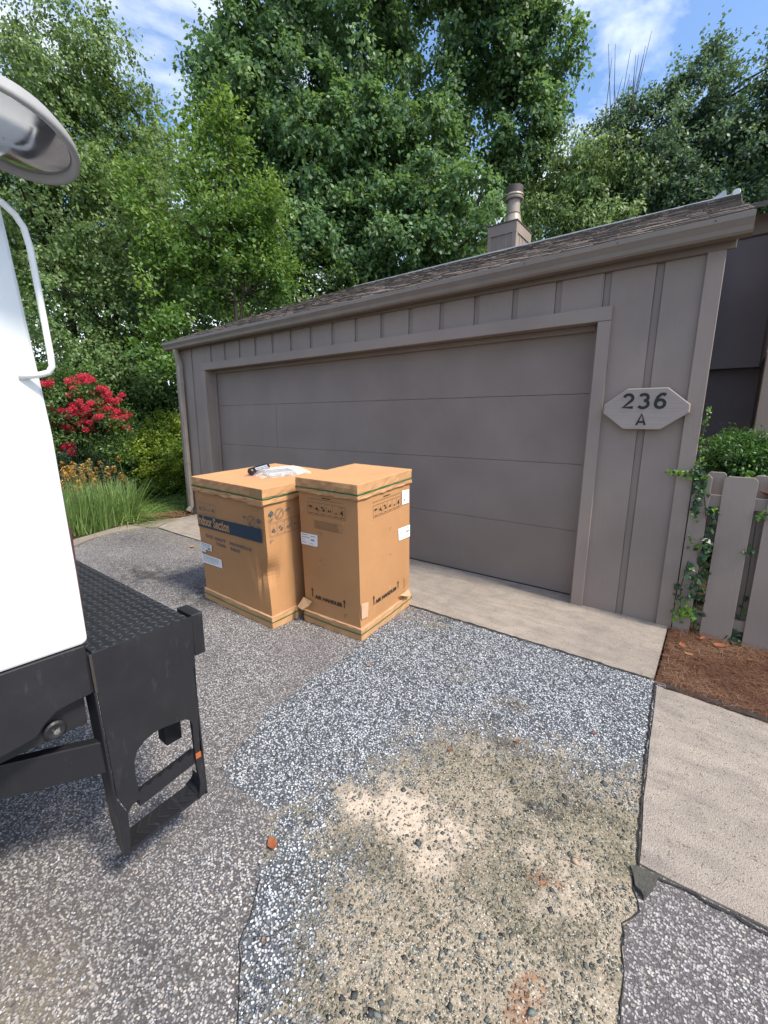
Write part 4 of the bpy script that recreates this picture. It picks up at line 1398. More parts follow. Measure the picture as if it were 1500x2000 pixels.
flatprint(CR, 'front', rects([(-.351, .711, -.319, .7135), (-.3215, .687, -.319, .711), (-.353, .507, -.329, .5095), (-.3315, .5095, -.329, .532)], M_inkfaint, 'corner_mark'), 0, 0, OFR, 'corner_mark')
paper_label(CR, 'front', [(-.509, .686), (-.355, .689), (-.358, .615), (-.367, .604), (-.509, .602)], OFR, [(-.50, .674, -.44, .004), (-.50, .656, -.43, .004), (-.50, .638, -.47, .003), (-.50, .618, -.46, .004), (-.415, .670, -.375, .004), (-.415, .640, -.385, .010), (-.43, .616, -.39, .003)], 'white shipping label at the left edge')
wt_ = text_mesh('AIR HANDLER', .037, M_ink, 'printed_text', .0016)
flatprint(CR, 'front', wt_, -.412, .211, OFR, 'printed_text', .252, label='black words AIR HANDLER')
flatprint(CR, 'front', polymesh(uparrow(-.434, .217, .288, .011) + uparrow(-.144, .207, .271, .011), M_ink, 'printed_arrows'), 0, 0, OFR, 'printed_arrows')
flatprint(CR, 'front', polymesh(ring(-.133, .148, .018, .0035, 12)[2:8], M_inkfaint, 'stamp_mark'), 0, 0, OFR, 'stamp_mark')
# right face
OFS = .0065
flatprint(CR, 'right', rects([(.164, .926, .505, .9285)] + frame(.171, .822, .508, .905, .0022) + [(x, .824, x + .0018, .903) for x in (.227, .283, .339, .396, .452)], M_inkfaint, 'icon_frame'), 0, 0, OFS, 'icon_frame')
pg = umbrella(.199, .870, .018)
for i in range(3):
    pg += cart(.255 + .056 * i, .868, .024, i)
pg += cart(.424, .860, .018, 2)
flatprint(CR, 'right', polymesh(pg, M_ink, 'handling_icons'), 0, 0, OFS, 'handling_icons')
flatprint(CR, 'right', text_mesh('4', .050, M_ink, 'printed_text', .0008), .465, .848, OFS, 'printed_text')
flatprint(CR, 'right', rects([(x, .832, x + .034, .835) for x in (.183, .239, .295, .351, .408, .462)] + [(.29, .940, .37, .945)], M_ink, 'printed_lines'), 0, 0, OFS, 'printed_lines')
flatprint(CR, 'right', rects([(.363, .700, .386, .7025), (.363, .680, .3655, .700), (.360, .503, .388, .5055), (.360, .5055, .3625, .52)], M_inkfaint, 'corner_mark'), 0, 0, OFS, 'corner_mark')
paper_label(CR, 'right', [(.525, .833), (.622, .828), (.621, .930), (.524, .936)], OFS, [(.575, .90, .60, .003), (.545, .858, .565, .010), (.545, .845, .575, .003)], 'square white label near the top right')
paper_label(CR, 'right', [(.480, .580), (.490, .573), (.636, .563), (.636, .657), (.473, .666)], OFS, [(.490, .648, .540, .004), (.490, .630, .545, .004), (.490, .610, .515, .003), (.500, .590, .53, .004), (.585, .640, .622, .004), (.585, .610, .605, .012), (.612, .610, .622, .012), (.575, .588, .60, .003)], 'wide white shipping label at the right edge')
flatprint(CR, 'right', text_mesh('AIR HANDLER', .037, M_ink, 'printed_text', .0016), .178, .205, OFS, 'printed_text', .272, label='black words AIR HANDLER')
flatprint(CR, 'right', polymesh(uparrow(.160, .206, .276, .011) + uparrow(.470, .206, .267, .011), M_ink, 'printed_arrows'), 0, 0, OFS, 'printed_arrows')
flatprint(CR, 'right', polymesh([[(.016, .16), (.085, .150), (.098, .255), (.016, .275)]], plain('clear_tape', (.60, .40, .25), .3, .5), 'packing_tape'), 0, 0, OFS, 'packing_tape')
MB().add([(-.556, -.030, .120), (-.500, -.038, .112), (-.452, -.018, .150), (-.432, -.006, .185), (-.522, .004, .192), (-.556, -.026, .123), (-.500, -.034, .115)], [(0, 1, 2, 3, 4)]).obj('torn_flap', M_cardlip, CR)
MB().add([(.006, .470, .150), (.034, .520, .128), (.036, .585, .110), (.008, .610, .112), (.004, .600, .150), (.010, .540, .150)], [(0, 1, 2, 5), (2, 3, 4, 5)]).obj('torn_flap', M_cardlip, CR)
flatprint(CR, 'right', polymesh(bar(.553, .26, .560, .17, .003), M_ink, 'tear_line'), 0, 0, OFS, 'tear_line')

# things on the wide carton
topL = CL.matrix_basis.copy()
Mt = Matrix.Translation(CL.location) @ Euler(CL.rotation_euler).to_matrix().to_4x4()
def on_top(o, x, y, z, rz):
    o.matrix_world = Mt @ Matrix.Translation((x, y, z)) @ Matrix.Rotation(R(rz), 4, 'Z')
T1 = thing('kit_part', 'small glossy black part with a pink card under it, left of the clear bag', 'part')
on_top(T1, -.525, .385, WL[2], 112)
MB().tube([(-.13, 0, .032), (-.12, 0, .034), (.12, 0, .034), (.13, 0, .032)], .03, 12, rads=[.022, .028, .028, .022]).obj('housing', plain('glossy_black_plastic', (.012, .012, .02), .18, .6), T1, smooth=False)
MB().add([(-.09, -.0285, .040), (.09, -.0285, .040), (.09, -.018, .0575), (-.09, -.018, .0575)], [(0, 1, 2, 3)]).obj('paper_label', plain('silver_label', (.4, .42, .5), .3, .5), T1)
MB().box((-.115, -.012, .002), (-.085, .012, .02)).obj('foot', M_cap, T1)
MB().box((-.15, -.05, .0006), (-.06, .045, .002)).obj('card', plain('pink_card', (.55, .28, .27), .6), T1)
T2 = thing('plastic_bag', 'clear plastic bag lying on the wide carton beside the black part', 'bag')
on_top(T2, -.345, .46, WL[2], 70)
nb = 26
V = []
for j in range(nb + 1):
    for i in range(nb + 1):
        u, v_ = i / nb * 2 - 1, j / nb * 2 - 1
        e = max(abs(u), abs(v_))
        hgt = .046 * max(0, 1 - e ** 4) + .005 * math.sin(u * 17 + v_ * 5) * (1 - e * .5) + .004 * math.sin(v_ * 23 + u * 9) + .006
        V.append((u * .20 + .006 * math.sin(v_ * 9), v_ * .125 + .006 * math.sin(u * 11), max(hgt, .002)))
mb = MB()
mb.add(V, [(j * (nb + 1) + i, j * (nb + 1) + i + 1, (j + 1) * (nb + 1) + i + 1, (j + 1) * (nb + 1) + i) for j in range(nb) for i in range(nb)])
mb.obj('film', M_bag, T2)
T3 = thing('ribbed_part', 'grey ribbed part sealed inside the clear plastic bag', 'part')
on_top(T3, -.345, .46, WL[2] + .001, 70)
M_grey = plain('light_grey_plastic', (.30, .31, .32), .4, .4)
MB().box((-.13, -.075, .001), (.09, .07, .030)).obj('block', M_grey, T3, bevel=.006)
for i in range(9):
    MB().box((-.12 + i * .022, -.07, .0305), (-.111 + i * .022, .065, .036)).obj('rib', M_grey, T3)
MB().box((.095, -.06, .002), (.15, .055, .012)).obj('leaflet', M_white, T3)

# ------------------------------------------------------------------ truck at the left edge
X0 = 4.45
TR = thing('truck', 'white truck nose with black diamond plate step, round mirror and grab handle at the left', 'truck', (3.4, -4.3, -.2))
TO = Vector((-3.4, 4.3, .2))
def tchild(mb, name, mat, bevel=0, smooth=False, parent=None, label=None):
    o = mb.obj(name, mat, parent or TR, smooth, bevel)
    if parent is None:
        o.location = TO
    if label:
        o['label'] = label
    return o
# body panel outline in (y, z)
body = [(-5.3, .80), (-3.252, .80), (-3.242, .812), (-3.245, 1.0), (-3.254, 1.35), (-3.285, 1.80), (-3.34, 2.5), (-3.45, 2.72), (-3.7, 2.8), (-5.1, 2.8), (-5.3, 2.6)]
tchild(MB().prism(body, 0, X0 - 1.9, X0), 'cab_body', M_truck, .008)
tchild(MB().box((X0 - 1.8, -5.24, .55), (X0 - .04, -3.26, .80)), 'underbody', M_blackp)
tchild(MB().box((X0 - 1.88, -3.247, .80), (X0 - .012, -3.2405, 1.12)), 'door_seal', plain('dark_red_seal', (.07, .03, .035), .6), .001)
tchild(MB().box((X0 - .02, -5.0, 1.62), (X0 + .004, -3.55, 2.5)), 'windscreen', plain('dark_glass', (.02, .025, .03), .05, .8), .004)
# black skirt
skirt = [(-5.3, .798), (-3.250, .798), (-3.249, .652), (-3.30, .648), (-3.333, .642), (-3.36, .622), (-3.38, .598), (-3.41, .592), (-3.448, .588), (-3.55, .56), (-5.3, .54)]
tchild(MB().prism(skirt, 0, X0 - .06, X0 - .001), 'bumper_skirt', M_blackp, .004)
# head lamp
hl = tchild(MB().box((X0 - .03, -3.60, .635), (X0 + .012, -3.468, .745)), 'headlight', M_chrome, .012)
tchild(MB().box((X0 + .0125, -3.595, .64), (X0 + .022, -3.473, .74)), 'lens', M_glass, .004, parent=hl)
# tow hook / pivot
tw = MB().lathe([(.001, -.28), (.026, -.28), (.026, .0), (.020, .004), (.012, .002), (.001, -.004)], 18, Matrix.Translation((X0 - .03, -3.335, .577)) @ Matrix.Rotation(R(90), 4, 'Y'))
twh = tchild(tw, 'tow_pin', M_blackp, smooth=False)
tchild(MB().lathe([(.001, 0), (.008, 0), (.008, .007), (.001, .008)], 6, Matrix.Translation((X0 - .034, -3.333, .572)) @ Matrix.Rotation(R(90), 4, 'Y')), 'bolt', M_chrome, parent=twh)
tchild(MB().tube([(X0 - .35, -3.36, .60), (X0 - .32, -3.5, .545), (X0 - .25, -3.75, .52)], .018, 8), 'brake_hose', M_rubber)
# diagonal brace beneath the cab
p0 = Vector((X0 - .025, -3.236, .428)); dr = Vector((-.5, -.87, 0)).normalized()
qd = Vector((-.87, .5, 0)) * .03
p1 = p0 + dr * 1.5
tchild(MB().add([p0 + Vector((0, 0, -.052)), p0 + Vector((0, 0, .052)), p1 + Vector((0, 0, .052)), p1 + Vector((0, 0, -.052)), p0 + qd + Vector((0, 0, -.052)), p0 + qd + Vector((0, 0, .052)), p1 + qd + Vector((0, 0, .052)), p1 + qd + Vector((0, 0, -.052))],
       [(0, 1, 2, 3), (7, 6, 5, 4), (0, 4, 5, 1), (3, 2, 6, 7), (1, 5, 6, 2), (0, 3, 7, 4)]), 'brace', M_blackp, .003)
# step assembly
TS = tchild(MB().prism([(-3.243, .764), (-2.955, .770), (-2.957, .60), (-2.961, .44), (-2.965, .36), (-2.967, .285), (-2.969, .27), (-2.985, .272), (-2.985, .33), (-2.984, .392), (-2.990, .414), (-3.004, .427), (-3.036, .433), (-3.075, .440), (-3.105, .440), (-3.135, .430), (-3.157, .412), (-3.169, .385), (-3.171, .35), (-3.168, .262), (-3.163, .248), (-3.190, .243), (-3.203, .225), (-3.226, .30), (-3.236, .60)], 0, X0 - .006, X0), 'step_plate', M_blackp)
deck = MB().box((X0 - 1.75, -3.237, .745), (X0 - .0065, -2.9585, .766))
dk = tchild(deck, 'step_deck', M_blackp, .002, label='black diamond plate deck')
tchild(MB().box((X0 - 1.7, -3.0, .60), (X0 - .26, -2.962, .744)), 'deck_side', M_blackp)
# raised lugs (two alternating directions)
lug = MB()
cnt = 0
sx = .0235
for i in range(72):
    for j in range(11):
        cx = X0 - .018 - i * sx
        cy = -3.227 + j * .0258 + random.uniform(-.0008, .0008)
        if cy > -2.966:
            continue
        a = R(45) if (i + j) % 2 else R(-45)
        L_, W_, H_ = .0135, .0048, .0034
        ca, sa = math.cos(a), math.sin(a)
        pts = [(-L_, 0), (-L_ * .4, -W_), (L_ * .4, -W_), (L_, 0), (L_ * .4, W_), (-L_ * .4, W_)]
        v = [(cx + px * ca - py * sa, cy + px * sa + py * ca, .7655) for px, py in pts]
        v += [(cx - L_ * .35 * ca, cy - L_ * .35 * sa, .7655 + H_), (cx + L_ * .35 * ca, cy + L_ * .35 * sa, .7655 + H_)]
        lug.add(v, [(0, 1, 6), (1, 2, 7, 6), (2, 3, 7), (3, 4, 7), (4, 5, 6, 7), (5, 0, 6)])
o = lug.obj('tread_lugs', plain('worn_black_tread', (.05, .052, .058), .28, .6, .3), dk)
o['kind'] = 'stuff'
tchild(MB().box((X0 - .095, -2.9555, .63), (X0 - .0, -2.917, .775)), 'bumper_block', M_blackp, .004)
# weld bead at the corner
tchild(MB().box((X0 - .03, -3.262, .652), (X0 - .008, -3.2395, .764)), 'filler_plate', M_blackp)
tchild(MB().tube([(X0 + .0005, -3.2435, .765), (X0 + .0005, -3.242, .70), (X0 + .0005, -3.240, .652)], .004, 6), 'weld_bead', plain('weld', (.10, .09, .08), .4, .5, .6))
# leg side plates
leg = MB()
leg.prism([(X0 - .006, .65), (X0 - .085, .65), (X0 - .075, .17), (X0 - .035, .085), (X0 - .0, .083), (X0, .65)], 1, 0, .006)
L1 = leg.v
def sheared(mb, y0z, name, label=None):
    v = []
    for (x, y, z) in mb.v:
        t = (z - .083) / (.65 - .083)
        v.append((x, y + y0z[0] + (y0z[1] - y0z[0]) * t, z))
    m2 = MB(); m2.add(v, mb.f)
    return tchild(m2, name, M_blackp, .002, label=label)
sheared(leg, (-3.226, -3.246), 'step_leg')
leg2 = MB()
leg2.prism([(X0, .60), (X0 - .07, .60), (X0 - .06, .17), (X0 - .04, .10), (X0, .10)], 1, 0, .006)
sheared(leg2, (-2.958, -2.966), 'step_leg')
tchild(MB().prism([(-3.232, .30), (-3.203, .225), (-3.206, .12), (-3.214, .087), (-3.226, .090)], 0, X0 - .0075, X0 - .001), 'leg_front', M_blackp)
tchild(MB().prism([(-2.985, .272), (-2.962, .272), (-2.954, .13), (-2.962, .112), (-2.985, .10), (-2.975, .16)], 0, X0 - .0075, X0 - .001), 'leg_front', M_blackp)
# middle rung with saw teeth
ru = MB()
N_ = 12
top = []
for i in range(N_ + 1):
    t = i / N_
    y = -3.165 + (.200) * t
    z = .262 + .024 * t + .006 * math.sin(i * 3.1) + (.010 if i % 2 else 0)
    top.append((y, z))
rung = top + [(-2.964, .243), (-3.166, .212)]
tchild(ru.prism(rung, 0, X0 - .016, X0 - .009), 'saw_tooth_rung', M_blackp)
tchild(MB().prism([(-3.166, .212), (-2.964, .243), (-2.964, .255), (-3.166, .224)], 0, X0 - .07, X0 - .017), 'saw_tooth_rung', M_blackp)
tchild(MB().box((X0 + .0005, -2.984, .262), (X0 + .003, -2.966, .282)), 'orange_marker', M_orange)
# bottom tread
bt = tchild(MB().add([(X0 - .008, -3.222, .088), (X0 - .008, -2.955, .112), (X0 - .085, -2.957, .112), (X0 - .085, -3.220, .088), (X0 - .008, -3.222, .076), (X0 - .008, -2.955, .100), (X0 - .085, -2.957, .100), (X0 - .085, -3.220, .076)], [(0, 1, 2, 3), (7, 6, 5, 4), (0, 4, 5, 1), (1, 5, 6, 2), (2, 6, 7, 3), (3, 7, 4, 0)]), 'bottom_tread', M_blackp)
ch_ = MB()
for i in range(8):
    y = -3.205 + i * .033
    z = .0885 + (y + 3.222) * .09
    for s in (-1, 1):
        ch_.tube([(X0 - .047, y, z + .001), (X0 - .047 + s * .032, y + .026, z + .003)], .003, 5)
tchild(ch_, 'tread_ribs', M_blackp, parent=bt)
tchild(MB().box((X0 - .16, -3.03, .29), (X0 - .10, -2.975, .60)), 'bracket', M_blackp, .003)
def bend(pts, name):
    m2 = MB()
    vv = []
    for (y, z) in pts:
        vv += [(X0 - .004, y, z), (X0 - .088, y, z), (X0 - .088, y, z - .007), (X0 - .004, y, z - .007)]
    ff = []
    for q in range(len(pts) - 1):
        k = 4 * q
        ff += [(k, k + 1, k + 5, k + 4), (k + 1, k + 2, k + 6, k + 5), (k + 2, k + 3, k + 7, k + 6), (k + 3, k, k + 4, k + 7)]
    m2.add(vv, ff + [(0, 3, 2, 1), tuple(len(vv) - 4 + q for q in range(4))])
    tchild(m2, name, M_blackp)
bend([(-3.217, .135), (-3.214, .112), (-3.205, .098), (-3.185, .0935)], 'corner_bend')
bend([(-2.957, .155), (-2.958, .136), (-2.965, .122), (-2.985, .114)], 'corner_bend')
# rear leg pair for stability
for xx in (-1.5,):
    tchild(MB().box((X0 + xx, -3.22, .30), (X0 + xx + .05, -2.98, .744)), 'deck_support', M_blackp)
# wheel
for wx in (X0 - 1.15,):
    M_ = Matrix.Translation((wx, -4.0, .20)) @ Matrix.Rotation(R(90), 4, 'X')
    wh = tchild(MB().lathe([(.26, -.12), (.40, -.13), (.42, -.10), (.42, .10), (.40, .13), (.26, .12)], 32, M_), 'wheel', M_rubber, smooth=True)
    tchild(MB().lathe([(.001, -.05), (.2, -.06), (.26, -.11), (.27, -.11), (.27, .11), (.26, .11), (.2, .02), (.001, .0)], 32, M_), 'rim', M_whitemetal, parent=wh)
# grab handle
hx = X0 + .045
tchild(MB().tube([(X0 - .0, -3.335, 1.832), (hx - .01, -3.315, 1.830), (hx, -3.297, 1.822), (hx, -3.278, 1.806), (hx, -3.266, 1.785), (hx, -3.260, 1.75), (hx, -3.255, 1.65), (hx, -3.250, 1.53), (hx, -3.250, 1.505), (hx - .005, -3.256, 1.492), (hx - .015, -3.268, 1.487), (X0 - .0, -3.30, 1.480)], .0066, 12), 'grab_handle', M_whitemetal, smooth=True)
# round convex mirror facing down beside the cab
mc = Vector((4.608, -3.306, 1.905))
mn = Vector((.10, -.24, -.965)).normalized()
MM = Matrix.Translation(mc) @ mn.to_track_quat('Z', 'Y').to_matrix().to_4x4()
mh = tchild(MB().lathe([(.001, -.050), (.05, -.047), (.09, -.034), (.110, -.014), (.1155, -.002), (.1155, .006), (.110, .008), (.103, .004), (.100, -.004), (.001, -.004)], 48, MM), 'mirror_housing', plain('grey_mirror_shell', (.30, .30, .30), .6), smooth=True)
tchild(MB().lathe([(.001, .012), (.04, .0105), (.075, .006), (.099, -.002)], 48, MM), 'mirror_glass', M_mirror, smooth=True, parent=mh)
tchild(MB().tube([(4.606, -3.318, 1.945), (4.600, -3.345, 2.03), (4.575, -3.40, 2.12), (4.46, -3.46, 2.20), (4.40, -3.50, 2.22)], .010, 10), 'mirror_arm', M_whitemetal, smooth=True)

# ------------------------------------------------------------------ trees and plants
def unit(v):
    return v / np.maximum(np.linalg.norm(v, axis=1, keepdims=True), 1e-9)

def leaf_geo(P, D, Nn, L, W):
    """kite leaves: base P, direction D, normal Nn"""
    S = unit(np.cross(D, Nn))
    Nn = unit(np.cross(S, D))
    a = P
    m_ = P + D * (L * .42)[:, None] + Nn * (L * .06)[:, None]
    l = m_ - S * (W / 2)[:, None] - Nn * (W * .16)[:, None]
    r = m_ + S * (W / 2)[:, None] - Nn * (W * .16)[:, None]
    t = P + D * L[:, None] - Nn * (L * .12)[:, None]
    n = len(P)
    V = np.stack([a, l, t, r], 1).reshape(-1, 3)
    F = np.arange(4 * n).reshape(-1, 4)
    return V, F

def crown(lobes, density, clump_r, leafL, leafW, rng, droop=.3, per_clump=14, per_spray=10, fill=.35, tone_c=.25, keep=None, stretch=1.0):
    """lobes: (x,y,z,rw,rz). returns V,F,tone and clump centres"""
    Vs, Fs, Ts, CC = [], [], [], []
    off = 0
    for (x, y, z, rw, rz) in lobes:
        vol = rw * rw * rz
        area = 4 * math.pi * (rw * rz)
        K = max(3, int(density * area / (clump_r ** 2) * .55))
        # surface biased clump centres
        d = unit(rng.normal(size=(K, 3)))
        rad = np.where(rng.uniform(size=K) < fill, rng.uniform(.2, .8, K), rng.uniform(.8, 1.02, K))
        cc = np.array([x, y, z]) + d * rad[:, None] * np.array([rw, rw, rz])
        CC.append(cc)
        ct = rng.normal(0, tone_c, K)
        cr = clump_r * rng.uniform(.65, 1.35, K)
        # sprays
        S = per_clump
        so = rng.normal(size=(K, S, 3))
        so = so / np.linalg.norm(so, axis=2, keepdims=True)
        so[:, :, 2] = so[:, :, 2] * .75 + .15
        outw = unit(cc - np.array([x, y, z]))
        sd_ = so * 1.0 + outw[:, None, :] * .55 + np.array([0, 0, -droop])
        sd_ = sd_ / np.linalg.norm(sd_, axis=2, keepdims=True)
        base = cc[:, None, :] + so * (cr[:, None, None] * .25)
        sl_ = cr[:, None] * rng.uniform(.5, 1.05, (K, S)) * stretch
        # leaves along spray
        Q = per_spray
        t = (np.arange(Q) + rng.uniform(0, 1, (K, S, Q))) / Q
        P = base[:, :, None, :] + sd_[:, :, None, :] * (sl_[:, :, None] * t)[..., None]
        P[..., 2] -= droop * (sl_[:, :, None]) * t * t * .5
        P = P + rng.normal(0, leafL * .45, P.shape)
        ld = sd_[:, :, None, :] * .6 + rng.normal(0, .75, P.shape) + np.array([0, 0, -droop * 1.1])
        nn_ = np.array([0, 0, .75]) + outw[:, None, None, :] * .6 + rng.normal(0, .45, P.shape)
        nL = K * S * Q
        P = P.reshape(-1, 3); ld = unit(ld.reshape(-1, 3)); nn_ = unit(nn_.reshape(-1, 3))
        l = leafL * rng.uniform(.65, 1.25, nL); w = leafW * rng.uniform(.7, 1.2, nL)
        tone = .45 + np.repeat(ct, S * Q) + rng.normal(0, .16, nL) + .12 * (t.reshape(-1) - .5)
        if keep is not None:
            kk = keep(P)
            P, ld, nn_, l, w, tone = P[kk], ld[kk], nn_[kk], l[kk], w[kk], tone[kk]
        V, F = leaf_geo(P, ld, nn_, l, w)
        Vs.append(V); Fs.append(F + off); Ts.append(tone)
        off += len(V)
    return np.concatenate(Vs), np.concatenate(Fs), np.clip(np.concatenate(Ts), 0, 1), np.concatenate(CC)

LEAFCOUNT = [0]
def tree(name, label, cat, base, lobes, mat, rng_seed, trunk_r=.2, trunks=1, density=1.0, clump_r=.6, leafL=.12, leafW=.09, droop=.3, per_clump=14, per_spray=10, fill=.35, limbs=26, keep=None, group=None, lean=.3, stretch=1.0, tone_c=.25, bark=None):
    rng = np.random.default_rng(rng_seed)
    rr = random.Random(rng_seed)
    root = thing(name, label, cat, base, group=group)
    V, F, T, CC = crown(lobes, density, clump_r, leafL, leafW, rng, droop, per_clump, per_spray, fill, tone_c, keep, stretch)
    LEAFCOUNT[0] += len(F)
    V = V - np.array(base)
    me = raw_mesh('crown', V, F, mat, {'tone': T})
    link('crown', me, root)
    mb = MB()
    B = Vector(base)
    cz = np.array([l[2] for l in lobes]).mean()
    top = max(l[2] for l in lobes)
    stems = []
    for k in range(trunks):
        l = lobes[(k * 3 + 1) % len(lobes)] if trunks > 1 else max(lobes, key=lambda q: q[3] * q[4])
        tgt = Vector((l[0], l[1], top if trunks == 1 else l[2] + l[4] * .5)) - B
        st = Vector((rr.uniform(-.2, .2) * (trunks > 1), rr.uniform(-.2, .2) * (trunks > 1), -.1))
        pts = []
        n = 9
        for i in range(n + 1):
            t = i / n
            p = Vector((st.x + (tgt.x - st.x) * t ** 1.5, st.y + (tgt.y - st.y) * t ** 1.5, st.z + (tgt.z - st.z) * t))
            p += Vector((rr.gauss(0, .05), rr.gauss(0, .05), 0)) * (top * .06)
            pts.append(p)
        mb.tube(pts, 0, 8, rads=[trunk_r * (1 - .85 * i / n) * (1.25 if i == 0 else 1) for i in range(n + 1)])
        stems.append(pts)
    idx = list(range(len(CC)))
    rr.shuffle(idx)
    for i in idx[:limbs]:
        c = Vector(CC[i]) - B
        pts0 = min(stems, key=lambda P: min((q - c).length for q in P))
        cand = [q for q in pts0 if q.z < c.z - .2] or [pts0[1]]
        s = min(cand, key=lambda q: (q - c).length)
        mid = s.lerp(c, .5) + Vector((rr.uniform(-.1, .1), rr.uniform(-.1, .1), .12)) * (c - s).length * .6
        r0 = min(trunk_r * .38, .012 + .02 * (c - s).length)
        mb.tube([s, s.lerp(mid, .5) , mid, mid.lerp(c, .5), c], 0, 5, cap=False, rads=[r0, r0 * .8, r0 * .6, r0 * .4, r0 * .15])
    mb.obj('trunk', bark or M_bark, root, smooth=True)
    return root

maple = [(-6.4, 5.2, 11.2, 1.0, 1.7), (-5.5, 6.4, 12.2, 1.6, 1.8), (-5.1, 6.0, 9.8, 1.7, 1.4), (-6.3, 5.3, 9.5, 1.2, 1.6), (-4.0, 7.8, 11.7, 1.5, 2.0), (-4.2, 6.2, 8.1, 1.7, 1.4), (-3.4, 7.0, 8.8, 1.5, 1.4), (-2.2, 7.9, 8.6, 1.4, 1.2), (-3.7, 6.1, 6.2, 1.6, .9), (-2.3, 7.3, 6.5, 1.5, 1.1), (-1.0, 8.1, 6.8, 1.3, 1.3), (-.8, 10.5, 12.1, 1.2, 1.9), (.2, 10.9, 11.5, 1.0, 1.5), (-.4, 10.6, 9.9, 1.1, 1.3), (-3.8, 8.0, 14.9, 3.0, 1.9), (-1.0, 9.8, 14.3, 1.9, 1.6), (-4.6, 5.6, 7.0, 1.3, .9), (-2.9, 7.0, 5.0, 1.6, .9), (-1.9, 9.5, 10.4, .9, 1.2), (-1.75, 9.8, 12.4, .6, 1.2), (-2.35, 9.0, 11.2, .6, .8)]
tree('maple_tree', 'tall dark green maple with several stems towering directly behind the garage', 'tree', (-2.6, 8.6, -.1), maple, L_maple, 21, .16, 5, .95, .50, .130, .100, .5, 14, 12, .26, 90)
birch = [(-5.0, .6, 8.0, 1.1, 1.0), (-5.7, .0, 7.2, 1.5, 1.4), (-4.8, 1.1, 6.9, .95, 1.2), (-5.2, -.1, 5.3, 1.7, 1.4), (-4.4, 1.1, 5.0, 1.3, 1.4), (-4.9, .0, 3.4, 1.4, 1.2), (-4.5, .5, 2.3, .9, .9), (-4.9, 1.7, 7.3, .7, .7), (-6.4, -.8, 5.6, 1.2, 2.0)]
tree('birch_tree', 'airy olive green birch with drooping branches at the far left', 'tree', (-5.4, .3, -.1), birch, L_birch, 22, .12, 3, 1.0, .40, .070, .050, .55, 15, 13, .28, 70, stretch=1.25)
young = [(-2.35, 1.45, 6.0, .30, .75), (-2.05, 1.8, 6.35, .22, .6), (-2.25, 1.6, 5.0, .45, .55), (-1.55, 2.2, 5.05, .32, .75), (-1.85, 2.0, 4.7, .4, .4), (-2.7, .95, 4.5, .4, .5), (-2.3, 1.5, 4.0, .55, .45), (-1.6, 2.3, 4.1, .45, .4), (-2.5, .5, 3.3, .3, .35), (-2.9, .6, 5.2, .22, .5), (-2.45, .45, 2.5, .35, .3)]
tree('elm_tree', 'young bright green elm with upright leafy shoots by the left roof corner', 'tree', (-2.2, 1.6, -.1), young, L_young, 23, .07, 2, 1.1, .30, .085, .052, -.1, 12, 11, .35, 50, stretch=1.4, tone_c=.24)
under = [(-5.5, 1.8, 2.9, 1.2, 1.1), (-5.8, 1.2, 1.7, 1.2, 1.0), (-5.5, 2.0, 1.1, 1.0, 1.1), (-5.2, 4.3, 4.5, 1.6, 1.0), (-3.9, 5.8, 5.0, 1.5, 1.0), (-6.2, 3.8, 6.1, 1.3, 1.5), (-4.4, 3.6, 2.6, 1.4, 1.4), (-3.4, 4.4, 3.6, 1.2, 1.1), (-4.0, 3.2, 1.0, 1.2, 1.0)]
tree('understory_tree', 'dark shaded tree with hanging leaves filling the gap left of the garage', 'tree', (-4.7, 3.4, -.1), under, L_under, 24, .13, 2, .95, .5, .11, .075, .5, 13, 9, .3, 50)
mid = [(.3, 11.4, 9.0, 1.4, 1.0), (1.4, 11.8, 8.2, 1.4, 1.1), (2.3, 12.0, 8.6, 1.1, 1.0), (.8, 11.6, 7.4, 1.5, .9), (2.8, 12.1, 7.6, 1.1, 1.0), (1.8, 11.8, 6.9, 1.5, .9)]
tree('willow_oak_tree', 'pale leafy tree just right of the chimney flue', 'tree', (1.6, 12.2, -.1), mid, L_birch, 25, .16, 2, 1.0, .48, .12, .06, .7, 13, 12, .3, 40)
rt = [(2.1, 13.0, 10.1, .8, .7), (2.7, 13.1, 9.5, 1.6, 1.1), (1.8, 12.9, 9.7, .9, .7), (3.9, 13.3, 10.2, .9, 1.3), (4.4, 13.3, 11.2, .5, .6), (3.8, 13.3, 8.9, 1.7, 1.2), (5.1, 13.4, 9.8, 1.1, 1.3), (5.6, 13.4, 8.3, 1.3, 1.3), (5.6, 13.4, 10.1, .8, .7), (3.0, 13.0, 8.0, 1.6, .9), (4.6, 12.6, 7.3, 1.4, .8), (6.8, 13.6, 8.6, 1.3, 1.5), (6.0, 12.8, 7.0, 1.4, 1.0)]
tree('oak_tree', 'blue-green oak with ragged top against the sky above the right roof end', 'tree', (4.3, 13.6, -.1), rt, L_right, 26, .2, 3, 1.0, .48, .11, .07, .2, 13, 12, .3, 60)
# bare twigs standing above the pale tree
tw_ = MB()
rr = random.Random(5)
for i in range(16):
    x = rr.uniform(1.7, 2.6); y = 12.2 + rr.uniform(-.2, .2)
    a = rr.uniform(-.25, .3)
    tw_.tube([(x, y, 8.8), (x + a * .8, y, 9.9), (x + a * 1.9, y + rr.uniform(-.2, .2), rr.uniform(10.7, 12.0))], 0, 4, rads=[.02, .012, .005])
tt = thing('dead_treetop', 'bare grey twigs poking into the sky right of the maple', 'tree', (2.1, 12.2, -.1))
o = tw_.obj('branch', M_bark, tt); o.location = (-2.1, -12.2, .1)
